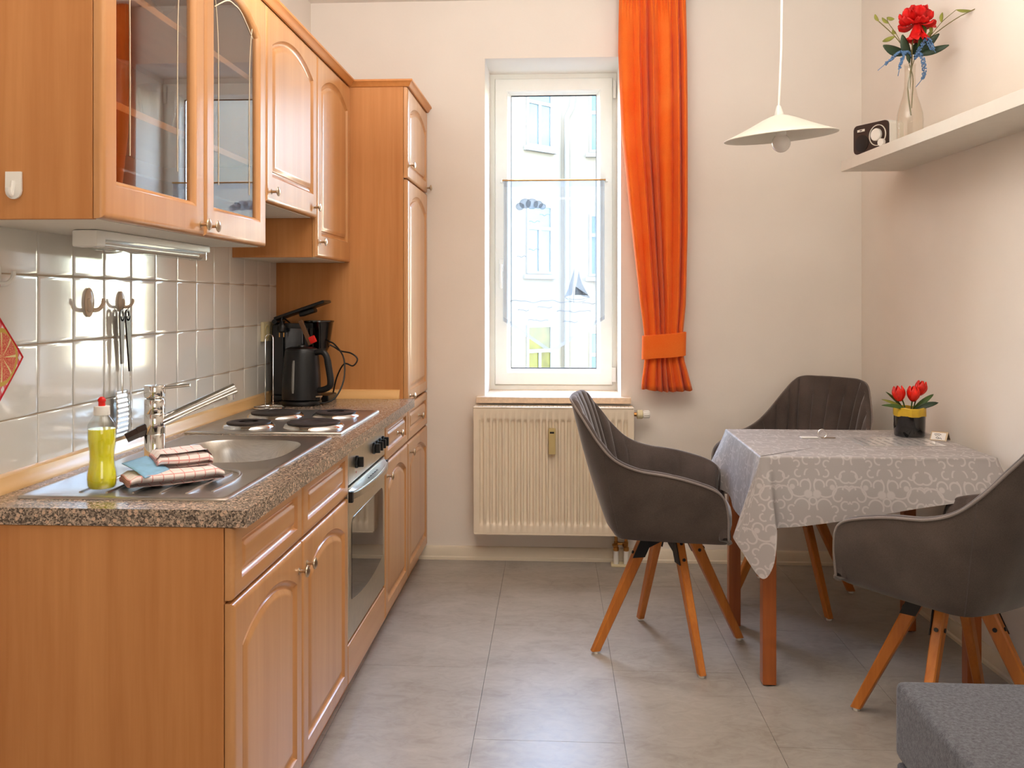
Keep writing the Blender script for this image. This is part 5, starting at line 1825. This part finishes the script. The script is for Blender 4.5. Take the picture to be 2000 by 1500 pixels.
# (edge point x, y), (hem point x, y, z), hem bulge outwards
loop = [
    ((e0x, e1y), (0.560, 3.890, 0.500)),
    ((e0x, e1y - 0.06), (0.618, 3.770, 0.545)),
    ((e0x, e1y - 0.15), (0.650, 3.660, 0.550)),
    ((e0x, 3.50), (0.640, 3.480, 0.535)),
    ((e0x, 3.36), (0.648, 3.350, 0.525)),
    ((e0x, 3.25), (0.640, 3.255, 0.515)),
    ((e0x, e0y + 0.012), (0.590, 3.190, 0.508)),
    ((e0x + 0.001, e0y + 0.001), (0.598, 3.158, 0.480)),
    ((e0x + 0.004, e0y), (0.662, 3.098, 0.385)),
    ((e0x + 0.012, e0y), (0.700, 3.085, 0.430)),
    ((e0x + 0.024, e0y), (0.716, 3.100, 0.535)),
    ((e0x + 0.050, e0y), (0.724, 3.128, 0.545)),
    ((0.80, e0y), (0.800, 3.118, 0.556)),
    ((0.92, e0y), (0.920, 3.108, 0.577)),
    ((1.05, e0y), (1.050, 3.100, 0.600)),
    ((1.18, e0y), (1.180, 3.090, 0.628)),
    ((1.30, e0y), (1.300, 3.076, 0.652)),
    ((1.40, e0y), (1.395, 3.080, 0.665)),
    ((e1x - 0.012, e0y), (1.470, 3.075, 0.655)),
    ((e1x, e0y + 0.012), (1.500, 3.100, 0.630)),
    ((e1x, 3.35), (1.487, 3.35, 0.600)),
    ((e1x, 3.60), (1.482, 3.60, 0.580)),
    ((e1x, e1y - 0.05), (1.478, 3.770, 0.560)),
    ((e1x, e1y), (1.490, 3.870, 0.520)),
    ((e1x - 0.05, e1y), (1.420, 3.835, 0.560)),
    ((1.20, e1y), (1.200, 3.832, 0.560)),
    ((0.95, e1y), (0.950, 3.836, 0.555)),
    ((e0x + 0.06, e1y), (0.720, 3.840, 0.545)),
]
cl = MB()
NS = len(loop)
SUB = 8
rows = []
rows_uv = []


def at(t, k):
    """point on the closed loop, component k: 0 edge, 1 hem"""
    i = int(t) % NS
    f = t - int(t)
    p = [loop[(i + j) % NS][k] for j in (-1, 0, 1, 2)]
    if k == 0:
        return tuple(lerp(a, b, f) for a, b in zip(p[1], p[2]))
    return tuple(0.5 * (2 * b + (c - a) * f + (2 * a - 5 * b + 4 * c - d) * f * f + (3 * b - a - 3 * c + d) * f ** 3) for a, b, c, d in zip(*p))


N_ = NS * SUB
ARC = 0.006
for j in range(19):
    row, ru = [], []
    for i in range(N_):
        t = i / SUB
        ex, ey = at(t, 0)
        hx, hy, hz = at(t, 1)
        ox, oy = (-1 if ex <= e0x + 0.0015 else (1 if ex >= e1x - 0.0015 else 0)), (-1 if ey <= e0y + 0.0015 else (1 if ey >= e1y - 0.0015 else 0))
        if j == 0:
            p = (ex - ox * ARC, ey - oy * ARC, ct)
        elif j <= 3:
            a = (j / 3) * PI / 2
            p = (ex - ox * ARC * (1 - math.sin(a)), ey - oy * ARC * (1 - math.sin(a)), ct - ARC * (1 - math.cos(a)))
        else:
            v = (j - 3) / 15
            s_ = v
            bul = math.sin(PI * v) * 0.004
            wob = 0.003 * v * math.sin(t * 2.1)
            p = (lerp(ex, hx, s_ ** 1.15) + ox * (bul + wob), lerp(ey, hy, s_ ** 1.15) + oy * (bul + wob), lerp(ct - ARC, hz, v))
        row.append(p)
        drop = max(0, ct - p[2])
        # unfold the skirt into the plane of the top so the print runs on over the edge
        px_, py_ = p[0], p[1]
        if abs(oy) > 0 and not ox:
            ru.append((px_, ey + oy * drop))
        elif abs(ox) > 0 and not oy:
            ru.append((ex + ox * drop, py_))
        else:
            ru.append((ex + (hx - ex) * 1.2, ey + oy * drop))
    rows.append(row)
    rows_uv.append(ru)
cl.rings(rows, True, uvs=rows_uv)
# top: concentric shrink to a centre line
top_c = ((e0x + e1x) / 2, (e0y + e1y) / 2)
tops_, tuv = [rows[0]], [rows_uv[0]]
for k in range(1, 9):
    f = k / 8 * 0.999
    rr2 = [(lerp(p[0], top_c[0], f), lerp(p[1], top_c[1], f), ct) for p in rows[0]]
    tops_.append(rr2)
tops_.reverse()
cl.rings(tops_, True, True, False, uvs=[[(p[0], p[1]) for p in r] for r in tops_])
tc_ = cl.build('tablecloth', M['cloth'], loc=(1.06, 3.45, ct), ang=70)
tag(tc_, 'grey damask tablecloth with pale scrolls draped over the dining table', 'tablecloth')

# tulip pot
PX, PY, PZ = 1.352, 3.645, ct + 0.001
tpz = thing('tulip_pot', 'black glazed pot with yellow rim holding three artificial red tulips on the table', 'plant pot', (PX, PY, PZ))
prof = [(0.052, 0.0), (0.057, 0.004), (0.0575, 0.040), (0.0585, 0.082)]
pb = MB().lathe(prof, (PX, PY, PZ), 18)
rnd = random.Random(5)
pb.v = [(p[0] + rnd.uniform(-0.0012, 0.0012), p[1] + rnd.uniform(-0.0012, 0.0012), p[2]) for p in pb.v]
pb.build('pot', M['black_gloss'], tpz, ang=55)
rm = MB().lathe([(0.0592, 0.080), (0.0602, 0.083), (0.0600, 0.110), (0.0585, 0.113), (0.055, 0.112), (0.054, 0.085)], (PX, PY, PZ), 14, cap0=False, cap1=False)
rm.v = [(p[0], p[1], p[2] + 0.0025 * math.sin(5 * math.atan2(p[1] - PY, p[0] - PX))) for p in rm.v]
rm.build('rim_band', M['yellow_glaze'], tpz, ang=20)
MB().lathe([(0.053, 0.098), (0.030, 0.103), (0.002, 0.105)], (PX, PY, PZ), 18).build('soil', M['dark_panel'], tpz)


def tulip(dx, dz, dy, s, lean, bx):
    base = Vector((PX + bx, PY + dy * 0.3, PZ + 0.10))
    c = Vector((PX + dx, PY + dy, PZ + dz))
    MB().tube(smooth([tuple(base), tuple(base.lerp(c, 0.5) + Vector((0.0, 0, 0.008))), tuple(c + Vector((0, 0, -0.026 * s)))], 8), 0.0028, 6).build('stem', M['leaf'], tpz)
    R = Matrix.Translation(c) @ Matrix.Rotation(lean, 4, 'Y')
    fl_ = None
    for k in range(6):
        a = 2 * PI * k / 6 + 0.3
        inner = k % 2

        def petal(u, v):
            q = 2 * v - 1
            z = -0.028 + 0.060 * u * (1 - 0.10 * q * q)
            r = (0.0245 - 0.002 * inner) * math.sin(PI * (0.06 + 0.74 * u)) ** 0.75
            an = a + q * 0.62 * (1 - 0.55 * max(0, u - 0.6) / 0.4)
            return tuple(R @ Vector((r * s * math.cos(an), r * s * math.sin(an), z * s)))
        m = MB().grid(petal, 8, 6)
        o = m.build('tulip_petal', M['tulip'], tpz, solid=0.001)


tulip(-0.045, 0.165, -0.012, 1.0, -0.12, -0.016)
tulip(0.008, 0.165, -0.018, 1.0, 0.06, 0.004)
tulip(0.047, 0.185, 0.010, 0.95, 0.22, 0.014)


def tleaf(a, b, w, mat, bend):
    av, bv = Vector((PX, PY, PZ)) + Vector(a), Vector((PX, PY, PZ)) + Vector(b)
    d = bv - av
    s_ = d.cross(Vector((0.2, -1, 0.6))).normalized()
    n2 = d.cross(s_).normalized()
    if n2.z < 0:
        n2 = -n2
    MB().grid(lambda u, v: tuple(av + d * u + s_ * (2 * v - 1) * w * math.sin(PI * min(1, 0.06 + u * 0.94)) ** 0.7 + n2 * (bend * math.sin(PI * u) + 0.3 * w * (2 * v - 1) ** 2)), 10, 4).build('leaf', M[mat], tpz, solid=0.0008)


tleaf((-0.02, -0.02, 0.105), (-0.118, -0.03, 0.122), 0.0085, 'leaf', 0.012)
tleaf((-0.02, 0.01, 0.105), (-0.108, 0.0, 0.142), 0.007, 'leaf_pale', 0.008)
tleaf((-0.02, 0.02, 0.105), (-0.085, 0.02, 0.170), 0.007, 'leaf', 0.006)
tleaf((0.015, 0.0, 0.105), (0.088, -0.01, 0.165), 0.010, 'leaf', 0.014)
tleaf((0.02, -0.01, 0.105), (0.102, -0.02, 0.132), 0.011, 'leaf_dark', 0.012)

# laminated sheet, keys, tent card
ls = thing('laminated_sheet', 'laminated printed sheet lying flat on the tablecloth', 'sheet', (1.24, 3.50, ct))
ls.rotation_euler = (0, 0, math.radians(2))
MB().box(-0.150, 0.150, -0.105, 0.105, 0.0006, 0.0016).build('sheet', M['laminate'], ls, local=True)
tx = MB()
for k in range(9):
    x = -0.125 + 0.030 * k
    for q in range(3):
        tx.box(x, x + 0.005, -0.085 + q * 0.060, -0.085 + q * 0.060 + random.uniform(0.03, 0.052), 0.00165, 0.0018)
tx.box(0.05, 0.09, 0.082, 0.096, 0.00165, 0.0018)
tx.build('printed_lines', M['ink'], ls, local=True)
kk = thing('door_keys', 'key on a ring with a white tag lying on the tablecloth', 'keys', (0.995, 3.58, ct))
MB().box(0.915, 0.980, 3.560, 3.592, ct + 0.0006, ct + 0.005, b=0.002).build('tag', M['white_plastic'], kk)
MB().tube([(0.998 + 0.016 * math.cos(a), 3.578 + 0.003 * math.sin(a), ct + 0.0175 + 0.016 * math.sin(a)) for a in [2 * PI * q / 24 for q in range(24)]], 0.0012, 6, closed=True).build('ring', M['chrome'], kk)
km = MB().cyl((1.004, 3.574, ct + 0.0012), (1.004, 3.574, ct + 0.0036), 0.011, n=16)
km.box(1.010, 1.046, 3.571, 3.577, ct + 0.0012, ct + 0.0034)
for q in range(4):
    km.box(1.022 + 0.006 * q, 1.025 + 0.006 * q, 3.567, 3.571, ct + 0.0012, ct + 0.0034)
km.build('key', M['knob_metal'], kk)
tcd = thing('tent_card', 'small folded steel tent sign with a white label beside the tulip pot', 'sign', (1.432, 3.555, ct + 0.0006), math.radians(-38))
w_, h_, dp = 0.030, 0.032, 0.026
for sgn, nm in ((-1, 'label_leaf'), (1, 'rear_leaf')):
    MB().prism([(-w_, sgn * dp, 0), (w_, sgn * dp, 0), (w_, 0, h_), (-w_, 0, h_)], (0, sgn * -0.0012, -0.0008)).build(nm, M['knob_metal'], tcd, local=True)
d0 = Vector((0, dp, h_)).normalized()
nrm = Vector((0, -h_, dp)).normalized()
def tpt(a, b, o=0.0004):
    return Vector((a, -dp, 0)) + d0 * b + nrm * o
MB().prism([tpt(-0.026, 0.003), tpt(0.024, 0.003), tpt(0.024, 0.034), tpt(-0.026, 0.034)], nrm * 0.0004).build('label', M['paper'], tcd, local=True)
sc_ = MB()
for pts in (((-0.018, 0.026), (-0.010, 0.029), (0.0, 0.029), (0.008, 0.026)), ((-0.014, 0.020), (-0.008, 0.023), (-0.002, 0.023), (0.004, 0.020)), ((-0.008, 0.015), (-0.003, 0.016), (0.002, 0.012)),
            ((-0.010, 0.012), (-0.002, 0.008), (0.008, 0.012), (0.012, 0.007))):
    sc_.tube([tuple(tpt(a, b, 0.0009)) for a, b in pts], 0.0011, 5)
sc_.build('printed_mark', M['ink'], tcd, local=True)

# ------------------------------------------------------------------ upholstered armchairs
RIM = [  # from the arm front to the middle of the back: top (x, y, z), bottom (x, y, z)
    ((0.214, 0.262, 0.480), (0.212, 0.240, 0.462)),
    ((0.212, 0.272, 0.560), (0.208, 0.240, 0.458)),
    ((0.200, 0.280, 0.620), (0.198, 0.240, 0.456)),
    ((0.165, 0.286, 0.655), (0.165, 0.240, 0.455)),
    ((0.085, 0.289, 0.682), (0.095, 0.240, 0.455)),
    ((0.0, 0.288, 0.700), (0.02, 0.240, 0.455)),
    ((-0.100, 0.285, 0.714), (-0.07, 0.238, 0.455)),
    ((-0.180, 0.274, 0.745), (-0.135, 0.232, 0.455)),
    ((-0.240, 0.250, 0.800), (-0.178, 0.215, 0.456)),
    ((-0.292, 0.218, 0.868), (-0.200, 0.180, 0.457)),
    ((-0.336, 0.184, 0.926), (-0.212, 0.135, 0.458)),
    ((-0.356, 0.140, 0.946), (-0.217, 0.090, 0.458)),
    ((-0.364, 0.070, 0.949), (-0.220, 0.045, 0.458)),
    ((-0.366, 0.0, 0.950), (-0.221, 0.0, 0.458)),
]
full = [((a[0], -a[1], a[2]), (b[0], -b[1], b[2])) for a, b in RIM] + RIM[-2::-1]
NC = 176
NR = 12


def shell_pt(i, v, ins):
    """i column, v 0 bottom..1 top, ins: inset towards the seat"""
    t = i / NC
    top = Vector(cr([f[0] for f in full], t))
    bot = Vector(cr([f[1] for f in full], t))
    p = bot.lerp(top, v)
    # plan-view outward normal
    t0, t1 = max(t - 0.01, 0), min(t + 0.01, 1)
    a = Vector(cr([f[0] for f in full], t0)).lerp(Vector(cr([f[1] for f in full], t0)), 1 - v)
    b = Vector(cr([f[0] for f in full], t1)).lerp(Vector(cr([f[1] for f in full], t1)), 1 - v)
    tg_ = Vector((b.x - a.x, b.y - a.y, 0))
    if tg_.length < 1e-6:
        tg_ = Vector((-1, 0, 0))
    tg_.normalize()
    n_ = Vector((tg_.y, -tg_.x, 0))           # running right arm -> back -> left arm, outward is to the right-hand side
    if n_.dot(Vector((p.x - 0.25 if abs(p.y) < 0.2 else 0, p.y, 0))) < 0:
        n_ = -n_
    return p, n_


def arm_frac(i):
    t = i / NC
    return min(t, 1 - t) * 2      # 0 at arm front, 1 at back middle


def make_chair(label, loc, face, legrot):
    ch = thing('upholstered_chair', label, 'chair', loc, face, 'taupe velvet armchairs around the table')
    TH = 0.042
    outer, inner = [], []
    for j in range(NR + 1):
        v = j / NR
        ro, ri = [], []
        for i in range(NC + 1):
            p, n_ = shell_pt(i, v, 0)
            bulge = 0.010 * math.sin(PI * v)
            roundb = 0.014 * (1 - min(v / 0.12, 1)) ** 2
            ro.append(p + n_ * (bulge - roundb))
            w = arm_frac(i)
            pl = abs(math.sin(PI * (i / NC) * 22))
            pleat = 0.013 * (pl ** 0.40 - 0.5) * (1 if v < 0.97 else 0.5) * (1 if w > 0.10 else 0.3)
            ri.append(p - n_ * (TH * (1 - 0.45 * (v ** 6)) - bulge + pleat) + Vector((0, 0, 0)))
        outer.append(ro)
        inner.append(ri)
    so_ = MB()
    so_.rings(outer, False)
    # underside rim and front edges
    so_.rings([inner[0], outer[0]], False)
    for k in (0, NC):
        so_.rings([[outer[j][k] for j in range(NR + 1)], [inner[j][k] for j in range(NR + 1)]], False)
    so_.build('outer_shell', M['velvet'], ch, local=True, ang=50)
    si = MB()
    si.rings(list(reversed(inner)), False)
    crown = []
    for q in range(1, 5):
        a = PI * q / 5
        crown.append([inner[NR][i].lerp(outer[NR][i], (1 - math.cos(a)) / 2) + Vector((0, 0, 0.010 * math.sin(a))) for i in range(NC + 1)])
    si.rings([outer[NR]] + list(reversed(crown)) + [inner[NR]], False)
    si.build('pleated_lining', M['velvet_in'], ch, local=True, ang=75)
    # piping along the outer edge of the rim
    pp = [outer[NR][i] + Vector((0, 0, 0.002)) for i in range(NC + 1)]
    pp = [outer[1][0]] + [outer[j][0] for j in range(3, NR, 3)] + pp + [outer[j][NC] for j in range(NR - 3, 2, -3)] + [outer[1][NC]]
    MB().tube(pp, 0.0042, 8).build('piping', M['piping'], ch, local=True)
    # side seams
    for i in (int(NC * 0.30), int(NC * 0.70)):
        MB().tube([outer[j][i] + shell_pt(i, j / NR, 0)[1] * 0.0003 for j in range(NR + 1)], 0.0013, 6).build('seam', M['velvet_in'], ch, local=True)
    # seat cushion
    rs_ = []
    for zz, ins in ((0.452, 0.030), (0.455, 0.012), (0.49, 0.004), (0.525, 0.004), (0.545, 0.014), (0.556, 0.040), (0.560, 0.10)):
        ring = []
        for k in range(48):
            a = 2 * PI * k / 48
            ex, ey = 0.225 - ins, 0.205 - ins
            ring.append((0.012 + ex * math.copysign(abs(math.cos(a)) ** 0.5, math.cos(a)), ey * math.copysign(abs(math.sin(a)) ** 0.5, math.sin(a)), zz))
        rs_.append(ring)
    MB().rings(rs_, True, True, True).build('seat_cushion', M['velvet_in'], ch, local=True, ang=60)
    MB().lathe([(0.115, 0.436), (0.118, 0.440), (0.118, 0.4515)], (0, 0, 0), 28).build('swivel_plate', M['black_metal'], ch, local=True)
    for q in range(4):
        sd_ = 1 if q % 2 == 0 else -1
        a = legrot - face + PI / 2 * q
        R = Matrix.Rotation(a, 4, 'Z')
        tr, br = 0.085, 0.292
        tz_, bz_ = 0.436, 0.010
        def ring_at(t):
            r = lerp(tr, br, t)
            z = lerp(tz_, bz_, t)
            hw, hd = lerp(0.0165, 0.0125, t), lerp(0.0245, 0.0165, t)
            sl_ = (br - tr) / (tz_ - bz_)
            return [tuple(R @ Vector((r + sx_ * hd, sy_ * hw, z if t not in (0, 1) else z))) for sx_, sy_ in ((-1, -0.75), (-0.75, -1), (0.75, -1), (1, -0.75), (1, 0.75), (0.75, 1), (-0.75, 1), (-1, 0.75))]
        lg = MB()
        lg.rings([ring_at(0), ring_at(0.02), ring_at(0.5), ring_at(0.98), ring_at(1)], True, True, True)
        lo = lg.build('leg', M['leg_wood'], ch, local=True, ang=30)
        bk = MB()
        def wedge(t0, t1, side):
            pts = []
            for t in (t0, t1):
                r = lerp(tr, br, t)
                z = lerp(tz_, bz_, t)
                hd = lerp(0.0245, 0.0165, t) + 0.001
                hw = lerp(0.0165, 0.0125, t) + 0.0003
                pts.append([R @ Vector((r - hd, side * hw, z)), R @ Vector((r + hd, side * hw, z))])
            nvec = R @ Vector((0, side * 0.003, 0))
            return [pts[0][0], pts[0][1], pts[1][1], pts[1][0]], nvec
        pl_, nv_ = wedge(-0.01, 0.20, sd_)
        bk.prism(pl_, nv_)
        # saddle over the leg top joining it to the swivel plate
        y_ = sd_ * 0.0165
        bk.prism([R @ Vector((0.040, y_, 0.4365)), R @ Vector((0.040, y_, 0.405)), R @ Vector((0.088, y_, 0.385)), R @ Vector((0.1, y_, 0.4365))], R @ Vector((0, sd_ * 0.0035, 0)))
        bk.build('bracket', M['black_metal'], ch, local=True)
        for t in (0.045, 0.17):
            bo = MB()
            r = lerp(tr, br, t)
            z = lerp(tz_, bz_, t)
            hw = lerp(0.0165, 0.0125, t)
            bo.cyl(R @ Vector((r, -sd_ * (hw - 0.001), z)), R @ Vector((r, -sd_ * (hw + 0.003), z)), 0.0065, n=10)
            hd = lerp(0.0245, 0.0165, t)
            bo.build('bolt', M['black_plastic'], lo, local=True)
            bo = MB().cyl(R @ Vector((r + hd - 0.001, 0, z + 0.004)), R @ Vector((r + hd + 0.003, 0, z + 0.0055)), 0.0060, n=10)
            bo.build('bolt', M['black_plastic'], lo, local=True)
        ft = MB()
        e_ = R @ Vector((br, 0, 0))
        ft.cyl((e_.x, e_.y, 0.0004), (e_.x, e_.y, 0.0105), 0.011, n=12)
        ft.build('foot_pad', M['white_plastic'], lo, local=True)
    return ch


make_chair('taupe velvet armchair standing in front of the radiator', (0.400, 3.497, 0), math.radians(-8), math.radians(16.5))
make_chair('taupe velvet armchair in the corner behind the table', (1.012, 4.10, 0), math.radians(226), math.radians(16))
make_chair('taupe velvet armchair nearest the grey sofa end', (1.165, 2.800, 0), math.radians(125), math.radians(140))

# ------------------------------------------------------------------ grey sofa end
sfa = thing('grey_sofa', 'grey woven sofa end with a seat block, in front of the table', 'sofa', (1.18, 1.6, 0))
ox0, ox1, oy0_, oy1_ = 0.757, 1.585, 0.75, 2.135
st_ = MB().box(ox0, ox1, oy0_, oy1_, 0.275, 0.450, b=0.022, seg=4)
st_.build('seat_cushion', M['grey_weave'], sfa, ang=60)
MB().box(ox0 + 0.002, ox1 - 0.01, oy0_ + 0.01, oy1_ - 0.004, 0.075, 0.266, b=0.014, seg=3).build('base', M['grey_weave'], sfa, ang=60)
pp = [(ox0 + 0.0075, y, 0.4445) for y in (oy0_ + 0.02, oy1_ - 0.03)]
MB().tube([(ox0 + 0.0065, oy0_ + 0.03, 0.4437), (ox0 + 0.0065, oy1_ - 0.018, 0.4437)], 0.0022, 6).build('seam', M['grey_weave'], sfa)
for x, y in ((ox0 + 0.07, oy1_ - 0.07), (ox1 - 0.08, oy1_ - 0.07), (ox0 + 0.07, oy0_ + 0.07), (ox1 - 0.08, oy0_ + 0.07)):
    MB().cyl((x, y, 0.0004), (x, y, 0.076), 0.018, 0.026, n=14).build('foot', M['black_metal'], sfa)
MB().box(ox0 + 0.02, ox1 - 0.03, oy0_ + 0.03, oy1_ - 0.03, 0.264, 0.278).build('support_board', M['dark_panel'], sfa)
